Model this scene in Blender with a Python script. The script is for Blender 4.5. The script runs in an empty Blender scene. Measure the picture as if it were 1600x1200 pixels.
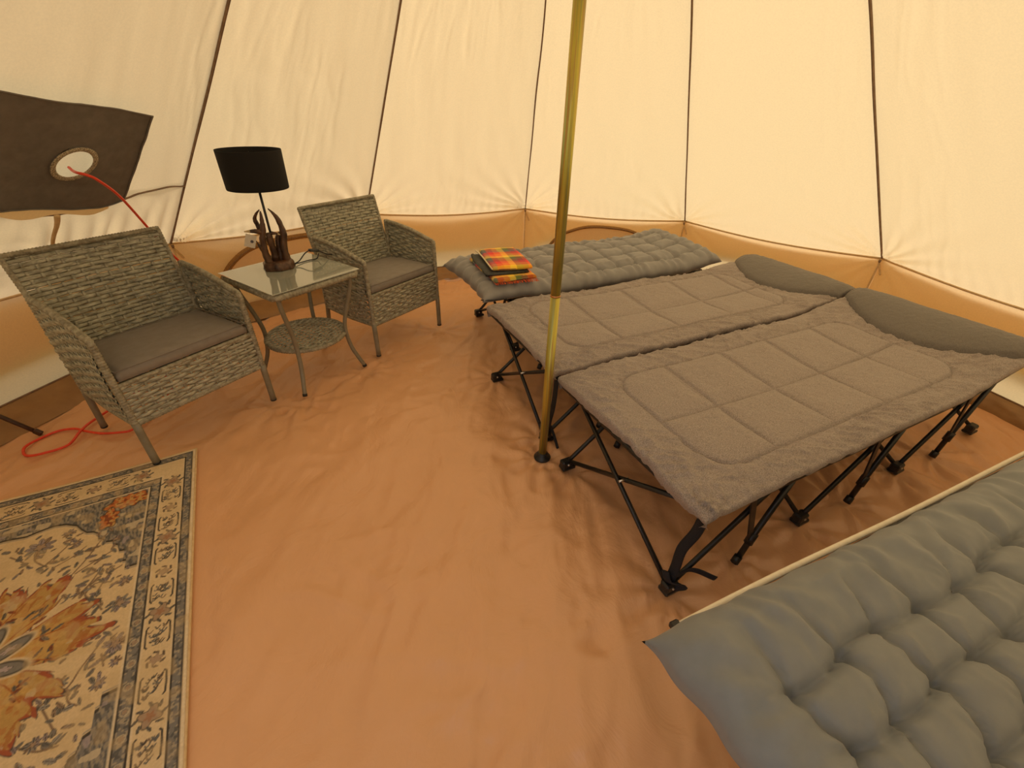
import bpy, math, random
import numpy as np
from mathutils import Matrix, Vector

rnd = random.Random(7)
PI = math.pi
S = bpy.context.scene
COL = S.collection

# ------------------------------------------------------------------ camera
F_PX, PITCH, ROLL, CAM_H = 683.6, math.radians(32.856), math.radians(1.649), 1.273
cam_data = bpy.data.cameras.new('camera')
cam = bpy.data.objects.new('camera', cam_data)
COL.objects.link(cam)
cam_data.sensor_width = 36.0
cam_data.lens = F_PX / 1600.0 * 36.0
cam_data.clip_start = 0.02
fw = Vector((0, math.cos(PITCH), -math.sin(PITCH)))
up = Vector((0, math.sin(PITCH), math.cos(PITCH)))
rt = Vector((1, 0, 0))
r2 = math.cos(ROLL) * rt + math.sin(ROLL) * up
u2 = -math.sin(ROLL) * rt + math.cos(ROLL) * up
M = Matrix.Identity(4)
for i in range(3):
    M[i][0], M[i][1], M[i][2] = r2[i], u2[i], -fw[i]
M[2][3] = CAM_H
cam.matrix_world = M
S.camera = cam

# ------------------------------------------------------------------ world, sun, exposure
SKY_STRENGTH = 1.0
SUN_STRENGTH = 4.6
EXPOSURE = 0.0
world = bpy.data.worlds.new('world')
S.world = world
world.use_nodes = True
wn = world.node_tree.nodes
wl = world.node_tree.links
wn.clear()
w_out = wn.new('ShaderNodeOutputWorld')
w_bg = wn.new('ShaderNodeBackground')
w_tc = wn.new('ShaderNodeTexCoord')
w_sep = wn.new('ShaderNodeSeparateXYZ')
w_ramp = wn.new('ShaderNodeValToRGB')
wl.new(w_tc.outputs['Generated'], w_sep.inputs[0])
wl.new(w_sep.outputs['Z'], w_ramp.inputs[0])
w_ramp.color_ramp.elements[0].position = 0.0
w_ramp.color_ramp.elements[0].color = (0.93, 0.95, 1.0, 1)
w_ramp.color_ramp.elements[1].position = 0.7
w_ramp.color_ramp.elements[1].color = (0.84, 0.91, 1.0, 1)
wl.new(w_ramp.outputs[0], w_bg.inputs[0])
w_bg.inputs[1].default_value = SKY_STRENGTH
wl.new(w_bg.outputs[0], w_out.inputs[0])

sun_data = bpy.data.lights.new('sun', 'SUN')
sun_data.energy = SUN_STRENGTH
sun_data.angle = math.radians(25)
sun_data.color = (1.0, 0.96, 0.88)
sun = bpy.data.objects.new('sun', sun_data)
COL.objects.link(sun)
az, el = math.radians(42), math.radians(48)      # clockwise from +Y
to_sun = Vector((math.sin(az) * math.cos(el), math.cos(az) * math.cos(el), math.sin(el)))
sun.rotation_euler = to_sun.to_track_quat('Z', 'Y').to_euler()
sun.location = to_sun * 12

S.view_settings.view_transform = 'Standard'
S.view_settings.look = 'None'
S.view_settings.gamma = 1.0
S.view_settings.use_curve_mapping = False
S.view_settings.exposure = EXPOSURE
S.cycles.max_bounces = 16
S.cycles.diffuse_bounces = 8
S.cycles.use_denoising = True

# ------------------------------------------------------------------ noise
def vnoise(x, y, seed=0):
    x = np.asarray(x, float); y = np.asarray(y, float)
    xi = np.floor(x).astype(np.int64); yi = np.floor(y).astype(np.int64)
    fx = x - xi; fy = y - yi
    fx = fx * fx * fx * (fx * (fx * 6 - 15) + 10); fy = fy * fy * fy * (fy * (fy * 6 - 15) + 10)
    def h(a, b):
        n = (a * 374761393 + b * 668265263 + seed * 974634777) & 0x7fffffff
        n = ((n ^ (n >> 13)) * 1274126177) & 0x7fffffff
        return ((n ^ (n >> 16)) & 0xffff) / 65535.0
    return (h(xi, yi) * (1 - fx) + h(xi + 1, yi) * fx) * (1 - fy) + (h(xi, yi + 1) * (1 - fx) + h(xi + 1, yi + 1) * fx) * fy

def fbm(x, y, seed=0, octs=4):
    a, t, s = 1.0, 0.0, 0.0
    for o in range(octs):
        t = t + a * vnoise(x * 2 ** o, y * 2 ** o, seed + o * 17); s += a; a *= 0.5
    return t / s - 0.5

def ridge(x, y, seed=0, octs=3):
    a, t, s = 1.0, 0.0, 0.0
    for o in range(octs):
        n = vnoise(x * 2 ** o, y * 2 ** o, seed + o * 31)
        t = t + a * (1 - np.abs(2 * n - 1)) ** 3; s += a; a *= 0.5
    return t / s

def smooth(a, b, x):
    t = np.clip((np.asarray(x, float) - a) / (b - a), 0, 1)
    return t * t * (3 - 2 * t)

# ------------------------------------------------------------------ mesh helpers
def link(o, parent=None):
    COL.objects.link(o)
    if parent is not None:
        o.parent = parent
    return o

def mesh_obj(name, V, Fc, mat, parent=None, sm=True, cols=None):
    me = bpy.data.meshes.new(name)
    V = np.asarray(V, np.float32)
    if isinstance(Fc, np.ndarray):
        n, k = Fc.shape
        me.vertices.add(len(V)); me.vertices.foreach_set('co', V.ravel())
        me.loops.add(n * k); me.loops.foreach_set('vertex_index', Fc.astype(np.int32).ravel())
        me.polygons.add(n)
        me.polygons.foreach_set('loop_start', np.arange(0, n * k, k, dtype=np.int32))
        me.update(calc_edges=True)
    else:
        me.from_pydata([tuple(v) for v in V], [], [tuple(f) for f in Fc])
    me.validate()
    if sm:
        me.polygons.foreach_set('use_smooth', np.ones(len(me.polygons), bool))
    if cols is not None:
        at = me.color_attributes.new('col', 'FLOAT_COLOR', 'POINT')
        at.data.foreach_set('color', np.asarray(cols, np.float32).ravel())
    me.materials.append(mat)
    me.update()
    return link(bpy.data.objects.new(name, me), parent)

class MB:
    """collects shapes into one mesh"""
    def __init__(self):
        self.v = []; self.f = []; self.n = 0
    def add(self, V, Fc):
        self.v.append(np.asarray(V, float))
        self.f += [tuple(int(i) + self.n for i in q) for q in Fc]
        self.n += len(V)
        return self
    def build(self, name, mat, parent=None, sm=True):
        return mesh_obj(name, np.concatenate(self.v), self.f, mat, parent, sm)

def grid_faces(nx, ny, closex=False):
    i = np.arange(nx - (0 if closex else 1)); j = np.arange(ny - 1)
    I, J = np.meshgrid(i, j, indexing='ij')
    I2 = (I + 1) % nx
    return np.stack([I * ny + J, I2 * ny + J, I2 * ny + J + 1, I * ny + J + 1], -1).reshape(-1, 4)

def tube(path, r, sides=8, caps=True, flat=1.0, upv=(0, 0, 1)):
    P = np.asarray(path, float); n = len(P)
    R = np.full(n, r, float) if np.isscalar(r) else np.asarray(r, float)
    T = np.gradient(P, axis=0); T /= np.linalg.norm(T, axis=1)[:, None] + 1e-12
    u = np.asarray(upv, float)
    if abs(T[0] @ u) > 0.95:
        u = np.array([1.0, 0, 0]) if abs(T[0][0]) < 0.9 else np.array([0, 1.0, 0])
    A = []
    a = np.cross(T[0], u); a /= np.linalg.norm(a)
    for k in range(n):
        a = a - (a @ T[k]) * T[k]; a /= np.linalg.norm(a) + 1e-12
        A.append(a.copy())
    A = np.array(A); B = np.cross(T, A)
    th = np.arange(sides) * 2 * PI / sides
    V = P[:, None, :] + (A[:, None, :] * np.cos(th)[None, :, None] + B[:, None, :] * np.sin(th)[None, :, None] * flat) * R[:, None, None]
    V = V.reshape(-1, 3)
    Fc = []
    for k in range(n - 1):
        for s in range(sides):
            s2 = (s + 1) % sides
            Fc.append((k * sides + s, k * sides + s2, (k + 1) * sides + s2, (k + 1) * sides + s))
    if caps:
        Fc.append(tuple(range(sides - 1, -1, -1)))
        Fc.append(tuple((n - 1) * sides + s for s in range(sides)))
    return V, Fc

def smooth_path(pts, n=24):
    P = np.asarray(pts, float)
    if len(P) == 2:
        return np.linspace(P[0], P[1], n)
    Q = np.vstack([2 * P[0] - P[1], P, 2 * P[-1] - P[-2]])
    out = []
    segs = len(P) - 1
    for k in range(segs):
        m = max(2, n // segs)
        for t in np.arange(m) / m:
            p0, p1, p2, p3 = Q[k:k + 4]
            out.append(0.5 * (2 * p1 + (p2 - p0) * t + (2 * p0 - 5 * p1 + 4 * p2 - p3) * t * t + (3 * p1 - p0 - 3 * p2 + p3) * t ** 3))
    out.append(P[-1])
    return np.array(out)

def lathe(prof, sides=32, center=(0, 0, 0)):
    pr = np.asarray(prof, float); n = len(pr)
    th = np.arange(sides) * 2 * PI / sides
    V = np.stack([pr[None, :, 0] * np.cos(th)[:, None], pr[None, :, 0] * np.sin(th)[:, None], np.broadcast_to(pr[None, :, 1], (sides, n))], -1).reshape(-1, 3) + np.asarray(center)
    Fc = [tuple(q) for q in grid_faces(sides, n, True)]
    return V, Fc

def box(c, size, rot=None, bev=0.0):
    """chamfered box"""
    hx, hy, hz = [s / 2 for s in size]
    b = min(bev, hx * .9, hy * .9, hz * .9)
    if b <= 0:
        V = [(x, y, z) for x in (-hx, hx) for y in (-hy, hy) for z in (-hz, hz)]
        Fc = [(0, 1, 3, 2), (4, 6, 7, 5), (0, 4, 5, 1), (2, 3, 7, 6), (0, 2, 6, 4), (1, 5, 7, 3)]
    else:
        V = []; Fc = []
        idx = {}
        for sx in (-1, 1):
            for sy in (-1, 1):
                for sz in (-1, 1):
                    for ax in range(3):
                        p = [sx * (hx - b), sy * (hy - b), sz * (hz - b)]
                        p[ax] = (sx, sy, sz)[ax] * (hx, hy, hz)[ax]
                        idx[(sx, sy, sz, ax)] = len(V); V.append(p)
        g = lambda s, ax: idx[(s[0], s[1], s[2], ax)]
        for ax in range(3):
            for sg in (-1, 1):
                o = [a for a in range(3) if a != ax]
                cs = []
                for p, q in ((-1, -1), (1, -1), (1, 1), (-1, 1)):
                    s = [0, 0, 0]; s[ax] = sg; s[o[0]] = p; s[o[1]] = q
                    cs.append(g(s, ax))
                Fc.append(tuple(cs))
        for ax in range(3):
            o = [a for a in range(3) if a != ax]
            for p in (-1, 1):
                for q in (-1, 1):
                    s0 = [0, 0, 0]; s0[ax] = -1; s0[o[0]] = p; s0[o[1]] = q
                    s1 = list(s0); s1[ax] = 1
                    Fc.append((g(s0, o[0]), g(s1, o[0]), g(s1, o[1]), g(s0, o[1])))
        for sx in (-1, 1):
            for sy in (-1, 1):
                for sz in (-1, 1):
                    Fc.append(tuple(g((sx, sy, sz), ax) for ax in range(3)))
    V = np.asarray(V, float)
    if rot is not None:
        V = V @ np.asarray(rot, float).T
    return V + np.asarray(c, float), Fc

def bar_rot(a, b, upv=(0, 0, 1)):
    """rotation whose x axis runs from a to b"""
    x = np.asarray(b, float) - np.asarray(a, float); L = np.linalg.norm(x); x /= L
    u = np.asarray(upv, float)
    y = np.cross(u, x)
    if np.linalg.norm(y) < 1e-4:
        y = np.cross((0, 1, 0), x)
    y /= np.linalg.norm(y); z = np.cross(x, y)
    return np.stack([x, y, z], 1), L

def flatbar(a, b, w, th, upv=(0, 0, 1), bev=0.001):
    R, L = bar_rot(a, b, upv)
    return box((np.asarray(a, float) + np.asarray(b, float)) / 2, (L, w, th), R, bev)

def tag(o, label=None, cat=None, group=None, kind=None):
    if label: o['label'] = label
    if cat: o['category'] = cat
    if group: o['group'] = group
    if kind: o['kind'] = kind
    return o

def thing(name, label, cat, loc=(0, 0, 0), rz=0.0, group=None):
    o = bpy.data.objects.new(name, None)
    o.empty_display_size = 0.1
    link(o)
    o.location = loc; o.rotation_euler = (0, 0, rz)
    return tag(o, label, cat, group)

def struct(name):
    o = bpy.data.objects.new(name, None)
    link(o)
    return tag(o, kind='structure')

# ------------------------------------------------------------------ materials
def new_mat(name):
    m = bpy.data.materials.new(name); m.use_nodes = True
    nt = m.node_tree; nt.nodes.clear()
    out = nt.nodes.new('ShaderNodeOutputMaterial')
    return m, nt, out

def nd(nt, t, **kw):
    n = nt.nodes.new(t)
    for k, v in kw.items():
        setattr(n, k, v)
    return n

def noise_ramp(nt, scale, c0, c1, detail=4.0, vec=None, rough=0.6, p0=0.35, p1=0.65, stretch=None):
    tc = nd(nt, 'ShaderNodeTexCoord')
    src = tc.outputs['Object']
    if stretch:
        mp = nd(nt, 'ShaderNodeMapping'); mp.inputs['Scale'].default_value = stretch
        nt.links.new(src, mp.inputs[0]); src = mp.outputs[0]
    nz = nd(nt, 'ShaderNodeTexNoise'); nz.inputs['Scale'].default_value = scale
    nz.inputs['Detail'].default_value = detail; nz.inputs['Roughness'].default_value = rough
    nt.links.new(src, nz.inputs['Vector'])
    rp = nd(nt, 'ShaderNodeValToRGB')
    rp.color_ramp.elements[0].position = p0; rp.color_ramp.elements[0].color = (*c0, 1)
    rp.color_ramp.elements[1].position = p1; rp.color_ramp.elements[1].color = (*c1, 1)
    nt.links.new(nz.outputs['Fac'], rp.inputs[0])
    return rp.outputs[0], nz.outputs['Fac'], src

def mat_simple(name, c0, c1=None, rough=0.6, metal=0.0, scale=60.0, bump=0.0, bscale=200.0, bdist=0.002, spec=0.5, stretch=None, sheen=0.0, p0=.35, p1=.65, coat=0.0):
    m, nt, out = new_mat(name)
    b = nd(nt, 'ShaderNodeBsdfPrincipled')
    b.inputs['Roughness'].default_value = rough; b.inputs['Metallic'].default_value = metal
    b.inputs['Specular IOR Level'].default_value = spec
    b.inputs['Sheen Weight'].default_value = sheen
    b.inputs['Coat Weight'].default_value = coat
    colr, fac, src = noise_ramp(nt, scale, c0, c1 or c0, stretch=stretch, p0=p0, p1=p1)
    nt.links.new(colr, b.inputs['Base Color'])
    if bump:
        nz = nd(nt, 'ShaderNodeTexNoise'); nz.inputs['Scale'].default_value = bscale; nz.inputs['Detail'].default_value = 3
        nt.links.new(src, nz.inputs['Vector'])
        bp = nd(nt, 'ShaderNodeBump'); bp.inputs['Strength'].default_value = bump; bp.inputs['Distance'].default_value = bdist
        nt.links.new(nz.outputs['Fac'], bp.inputs['Height'])
        nt.links.new(bp.outputs[0], b.inputs['Normal'])
    nt.links.new(b.outputs[0], out.inputs[0])
    return m

def mat_canvas(name, refl, trans, var=0.03, bump=0.12):
    """woven cotton canvas that reflects and lets daylight through"""
    m, nt, out = new_mat(name)
    d = nd(nt, 'ShaderNodeBsdfDiffuse'); t = nd(nt, 'ShaderNodeBsdfTranslucent')
    a = nd(nt, 'ShaderNodeAddShader')
    r0 = tuple(x * (1 - var) for x in refl); r1 = tuple(min(1, x * (1 + var)) for x in refl)
    t0 = tuple(x * (1 - var) for x in trans); t1 = tuple(min(1, x * (1 + var)) for x in trans)
    c, f, src = noise_ramp(nt, 140, r0, r1, detail=6)
    nt.links.new(c, d.inputs[0])
    rp = nd(nt, 'ShaderNodeValToRGB')
    rp.color_ramp.elements[0].position = .35; rp.color_ramp.elements[0].color = (*t0, 1)
    rp.color_ramp.elements[1].position = .65; rp.color_ramp.elements[1].color = (*t1, 1)
    nt.links.new(f, rp.inputs[0]); nt.links.new(rp.outputs[0], t.inputs[0])
    nz = nd(nt, 'ShaderNodeTexNoise'); nz.inputs['Scale'].default_value = 260; nz.inputs['Detail'].default_value = 2
    nt.links.new(src, nz.inputs['Vector'])
    bp = nd(nt, 'ShaderNodeBump'); bp.inputs['Strength'].default_value = bump; bp.inputs['Distance'].default_value = 0.002
    nt.links.new(nz.outputs['Fac'], bp.inputs['Height'])
    nt.links.new(bp.outputs[0], d.inputs['Normal'])
    nt.links.new(d.outputs[0], a.inputs[0]); nt.links.new(t.outputs[0], a.inputs[1])
    nt.links.new(a.outputs[0], out.inputs[0])
    return m

M_CANVAS = mat_canvas('cream_canvas', (0.56, 0.455, 0.30), (0.350, 0.262, 0.142))
M_VALANCE = mat_canvas('tan_valance_canvas', (0.46, 0.29, 0.105), (0.29, 0.170, 0.040))
M_FLAPZIP = mat_canvas('window_band_canvas', (0.26, 0.15, 0.06), (0.10, 0.055, 0.02), var=.25)
M_SEAM = mat_simple('seam_shade_brown', (0.20, 0.125, 0.075), (0.28, 0.18, 0.11), 0.85, scale=30)  # brown painted in on seams for daylight the doubled canvas blocks
M_SKIRT = mat_simple('groundsheet_edge', (0.28, 0.145, 0.05), (0.36, 0.20, 0.075), 0.5, scale=8)
M_TIE = mat_simple('cotton_tie', (0.62, 0.43, 0.22), (0.72, 0.52, 0.28), 0.9)
M_STOVE = mat_simple('dark_coated_cloth', (0.150, 0.135, 0.120), (0.185, 0.168, 0.150), 0.75, scale=25, bump=.2, bscale=500)
M_STOVE_RIM = mat_simple('stitched_rim', (0.20, 0.17, 0.12), (0.55, 0.47, 0.33), 0.9, scale=260, p0=.45, p1=.55)
M_BLACK = mat_simple('black_steel', (0.010, 0.009, 0.009), (0.016, 0.014, 0.012), 0.35, scale=40)
M_BLACKPL = mat_simple('black_plastic', (0.008, 0.008, 0.009), (0.014, 0.014, 0.015), 0.4)
M_WEB = mat_simple('black_webbing', (0.006, 0.006, 0.009), (0.014, 0.014, 0.02), 0.85, scale=300)
M_STEELPIN = mat_simple('steel_rivet', (0.6, 0.58, 0.55), (0.7, 0.68, 0.62), 0.3, metal=1.0)
M_WICKER = mat_simple('grey_olive_rattan', (0.150, 0.144, 0.105), (0.54, 0.53, 0.42), 0.45, scale=30, stretch=(1, 1, 3.2), p0=.3, p1=.7, bump=.3, bscale=350)
M_WRAP = mat_simple('rattan_wrap', (0.19, 0.17, 0.12), (0.40, 0.37, 0.275), 0.5, scale=60, bump=.3, bscale=300)
M_CHLEG = mat_simple('taupe_painted_steel', (0.21, 0.185, 0.13), (0.25, 0.225, 0.165), 0.42, scale=20)
M_CUSH = mat_simple('brown_cushion_cloth', (0.212, 0.184, 0.158), (0.242, 0.214, 0.187), 0.7, scale=30, bump=.15, bscale=700, sheen=.1)
M_GLASSRIM = mat_simple('dark_table_edge', (0.05, 0.045, 0.03), (0.08, 0.07, 0.05), 0.4)
M_SHADE = mat_simple('black_shade_cloth', (0.004, 0.003, 0.003), (0.007, 0.006, 0.005), 0.9, scale=400)
M_ANTLER = mat_simple('antler_brown', (0.030, 0.011, 0.005), (0.13, 0.060, 0.026), 0.38, scale=38, stretch=(1, 1, .4), bump=.5, bscale=90, bdist=.004)
M_ANTLERTIP = mat_simple('antler_tip', (0.45, 0.33, 0.17), (0.6, 0.45, 0.25), 0.4)
M_TAG = mat_simple('paper_tag', (0.55, 0.49, 0.42), (0.62, 0.56, 0.48), 0.8)
M_TAGINK = mat_simple('tag_ink', (0.10, 0.09, 0.11), None, 0.8)
M_CORD = mat_simple('red_cord', (0.75, 0.055, 0.022), (0.85, 0.075, 0.03), 0.42)
M_GREYMAT = mat_simple('grey_mattress_cloth', (0.190, 0.206, 0.212), (0.210, 0.227, 0.234), 0.55, scale=18, bump=.12, bscale=900, sheen=.2)
M_GREYMAT2 = mat_simple('warm_grey_mattress_cloth', (0.22, 0.215, 0.215), (0.25, 0.245, 0.245), 0.6, scale=18, bump=.12, bscale=900, sheen=.2)
M_PIPING = mat_simple('pale_piping', (0.80, 0.72, 0.56), (0.86, 0.80, 0.66), 0.6)
M_SLING = mat_simple('grey_sling', (0.16, 0.145, 0.12), (0.19, 0.17, 0.145), 0.8)
M_STICK = mat_simple('dark_brown_pole', (0.045, 0.018, 0.008), (0.07, 0.03, 0.014), 0.5)
M_GRASS = mat_simple('meadow', (0.10, 0.13, 0.05), (0.2, 0.2, 0.1), 0.9, scale=3)
M_LINING = mat_simple('dark_blanket_backing', (0.03, 0.032, 0.028), (0.05, 0.05, 0.045), 0.7)
M_BINDING = mat_simple('cream_binding', (0.75, 0.62, 0.42), None, 0.8)

# heathered quilt fabric
def mat_heather(name, c0, c1):
    m, nt, out = new_mat(name)
    b = nd(nt, 'ShaderNodeBsdfPrincipled'); b.inputs['Roughness'].default_value = 0.9
    b.inputs['Specular IOR Level'].default_value = 0.2
    b.inputs['Sheen Weight'].default_value = 0.15
    colr, fac, src = noise_ramp(nt, 320, c0, c1, detail=2, p0=.38, p1=.62)
    nt.links.new(colr, b.inputs['Base Color'])
    nz = nd(nt, 'ShaderNodeTexNoise'); nz.inputs['Scale'].default_value = 38; nz.inputs['Detail'].default_value = 6
    nz.inputs['Distortion'].default_value = 0.6
    nt.links.new(src, nz.inputs['Vector'])
    bp = nd(nt, 'ShaderNodeBump'); bp.inputs['Strength'].default_value = 0.5; bp.inputs['Distance'].default_value = 0.008
    nt.links.new(nz.outputs['Fac'], bp.inputs['Height']); nt.links.new(bp.outputs[0], b.inputs['Normal'])
    nt.links.new(b.outputs[0], out.inputs[0])
    return m
M_QUILT = mat_heather('heather_taupe', (0.240, 0.202, 0.183), (0.385, 0.332, 0.305))
M_PILLOW = mat_heather('heather_taupe_pillow', (0.150, 0.136, 0.122), (0.200, 0.182, 0.166))

# iridescent zinc plated pole
def mat_zinc():
    m, nt, out = new_mat('yellow_zinc_steel')
    b = nd(nt, 'ShaderNodeBsdfPrincipled'); b.inputs['Metallic'].default_value = 0.75; b.inputs['Roughness'].default_value = 0.36
    tc = nd(nt, 'ShaderNodeTexCoord')
    mp = nd(nt, 'ShaderNodeMapping'); mp.inputs['Scale'].default_value = (34, 34, 1.0)
    nt.links.new(tc.outputs['Object'], mp.inputs[0])
    nz = nd(nt, 'ShaderNodeTexNoise'); nz.inputs['Scale'].default_value = 1.6; nz.inputs['Detail'].default_value = 3
    nt.links.new(mp.outputs[0], nz.inputs['Vector'])
    rp = nd(nt, 'ShaderNodeValToRGB')
    els = rp.color_ramp.elements
    els[0].position = 0.25; els[0].color = (0.30, 0.40, 0.24, 1)
    els[1].position = 0.80; els[1].color = (0.36, 0.52, 0.40, 1)
    for p, c in ((0.40, (0.40, 0.36, 0.10)), (0.50, (0.58, 0.50, 0.09)), (0.57, (0.46, 0.30, 0.10)), (0.66, (0.46, 0.54, 0.20))):
        e = els.new(p); e.color = (*c, 1)
    nt.links.new(nz.outputs['Fac'], rp.inputs[0]); nt.links.new(rp.outputs[0], b.inputs['Base Color'])
    nt.links.new(b.outputs[0], out.inputs[0])
    return m
M_ZINC = mat_zinc()

def mat_floor():
    m, nt, out = new_mat('tan_vinyl_groundsheet')
    b = nd(nt, 'ShaderNodeBsdfPrincipled'); b.inputs['Roughness'].default_value = 0.31
    b.inputs['Specular IOR Level'].default_value = 0.45
    colr, fac, src = noise_ramp(nt, 1.6, (0.70, 0.387, 0.200), (0.74, 0.412, 0.217), detail=5)
    nt.links.new(colr, b.inputs['Base Color'])
    mp = nd(nt, 'ShaderNodeMapping'); mp.inputs['Scale'].default_value = (4.2, 2.8, 3)
    nt.links.new(src, mp.inputs[0])
    nz = nd(nt, 'ShaderNodeTexNoise'); nz.inputs['Scale'].default_value = 1.3; nz.inputs['Detail'].default_value = 7
    nz.inputs['Roughness'].default_value = 0.55; nz.inputs['Distortion'].default_value = 1.2
    nt.links.new(mp.outputs[0], nz.inputs['Vector'])
    bp = nd(nt, 'ShaderNodeBump'); bp.inputs['Strength'].default_value = 0.5; bp.inputs['Distance'].default_value = 0.02
    nt.links.new(nz.outputs['Fac'], bp.inputs['Height']); nt.links.new(bp.outputs[0], b.inputs['Normal'])
    nt.links.new(b.outputs[0], out.inputs[0])
    return m
M_FLOOR = mat_floor()

def mat_vcol(name, rough=0.95, bump=0.0, bscale=400, sheen=0.0):
    m, nt, out = new_mat(name)
    b = nd(nt, 'ShaderNodeBsdfPrincipled'); b.inputs['Roughness'].default_value = rough
    b.inputs['Specular IOR Level'].default_value = 0.15
    b.inputs['Sheen Weight'].default_value = sheen
    at = nd(nt, 'ShaderNodeVertexColor'); at.layer_name = 'col'
    nt.links.new(at.outputs[0], b.inputs['Base Color'])
    if bump:
        tc = nd(nt, 'ShaderNodeTexCoord')
        nz = nd(nt, 'ShaderNodeTexNoise'); nz.inputs['Scale'].default_value = bscale
        nt.links.new(tc.outputs['Object'], nz.inputs['Vector'])
        bp = nd(nt, 'ShaderNodeBump'); bp.inputs['Strength'].default_value = bump; bp.inputs['Distance'].default_value = 0.002
        nt.links.new(nz.outputs['Fac'], bp.inputs['Height']); nt.links.new(bp.outputs[0], b.inputs['Normal'])
    nt.links.new(b.outputs[0], out.inputs[0])
    return m
M_RUG = mat_vcol('printed_rug_pile', bump=.4, bscale=500)
M_PLAID = mat_vcol('plaid_wool', bump=.3, bscale=500, sheen=.2)

def mat_glass():
    m, nt, out = new_mat('table_glass')
    g = nd(nt, 'ShaderNodeBsdfPrincipled')
    g.inputs['Transmission Weight'].default_value = 0.55; g.inputs['Roughness'].default_value = 0.10
    g.inputs['IOR'].default_value = 1.5; g.inputs['Base Color'].default_value = (0.66, 0.70, 0.62, 1)
    g.inputs['Coat Weight'].default_value = 1.0; g.inputs['Coat Roughness'].default_value = 0.015
    nt.links.new(g.outputs[0], out.inputs[0])
    return m
M_GLASS = mat_glass()

# ================================================================== TENT (the setting)
POLE = np.array([0.137, 1.395, 0.0])
R_T, EAVE, APEX_Z = 2.45, 0.53, 2.81
APEX = POLE + np.array([0, 0, APEX_Z])
NP = 12
def corner(k, z=EAVE, r=R_T):
    a = math.radians(-61.6 + 30 * k)
    return POLE + np.array([r * math.sin(a), r * math.cos(a), z])
KS = list(range(-1, 11))                           # panel k spans corner k .. k+1
SAG = 0.03
VISIBLE = (-1, 0, 1, 2, 3, 4)

def panel_frame(k):
    A, B = corner(k), corner(k + 1)
    n = np.cross(B - A, APEX - A); n /= np.linalg.norm(n)
    if n @ (POLE + np.array([0, 0, 1.0]) - A) < 0:
        n = -n                                     # points into the tent
    return A, B, n

def roof_disp(k, u, v):
    """inward displacement of the canvas in metres"""
    W = 1.27; H = 3.35
    d = 0
    for c, sgn in ((0.0, 1), (1.0, -1)):
        dx = (u - c) * sgn * W * (1 - v); dy = v * H
        rho = np.hypot(dx, dy); th = np.arctan2(dy, dx + 1e-6)
        ph = 5.0 * vnoise(np.full_like(u, k * 3.1 + c * 7), rho * 3.0, 5)
        fan = np.sin(th * (15 + 3 * ((k * 7 + int(c)) % 3)) + ph) * smooth(0.0, 0.25, th) * smooth(1.57, 1.15, th)
        d = d + 0.023 * fan * np.exp(-rho / 0.24) * smooth(0.0, 0.06, rho) * (1.25 if k <= 0 else 0.85)
    d = d + 0.0045 * smooth(0, .012, v) * np.sin(u * 2 * PI * 17 + 6 * vnoise(u * 6 + k * 9, v * 10, 3)) * np.exp(-v * H / 0.10)
    d = d + 0.010 * fbm(u * 7 + k * 5.3 + v * 1.5, v * 4.5, 11 + k, 3) * smooth(0, .05, v) * smooth(0, .08, u) * smooth(1, .92, u)
    wr = ridge(u * 16 + k * 7.7 + 2.2 * fbm(u * 5, v * 8, 4), v * 7 + k, 23 + k, 2)
    d = d + 0.0075 * wr * smooth(0.46, 0.72, vnoise(u * 3.5 + k * 2.3, v * 6 + k, 77)) * smooth(0, .04, u) * smooth(1, .96, u)
    d = d - 0.022 * np.sin(PI * u) * (1 - v) ** 2 * smooth(0, .15, v)      # slight belly out
    d = d * smooth(0, .010, v)
    if k == -1:
        g = 0.010 + 0.011 * np.sin(u * 2 * PI * 12 + 5 * vnoise(u * 7, v * 12, 9)) * smooth(.155, .07, v) * (0.35 + vnoise(u * 9, v * 2, 2)) + 0.006 * ridge(u * 9 + v * 12, v * 14, 6)
        d = d * smooth(.05, .2, v) + g * smooth(.156, .149, v) * smooth(0, .03, u) * smooth(1, .97, u) * smooth(0, .03, v)
    return d

def roof_point(k, u, v, off=0.0):
    A, B, n = panel_frame(k)
    u = np.asarray(u, float); v = np.asarray(v, float)
    base = A + (B - A) * u[..., None]
    base = base - np.array([0, 0, 1.0]) * (SAG * np.sin(PI * u) * (1 - v) ** 8)[..., None]
    P = base * (1 - v)[..., None] + APEX * v[..., None]
    return P + n * (roof_disp(k, u, v) + off)[..., None]

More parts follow.
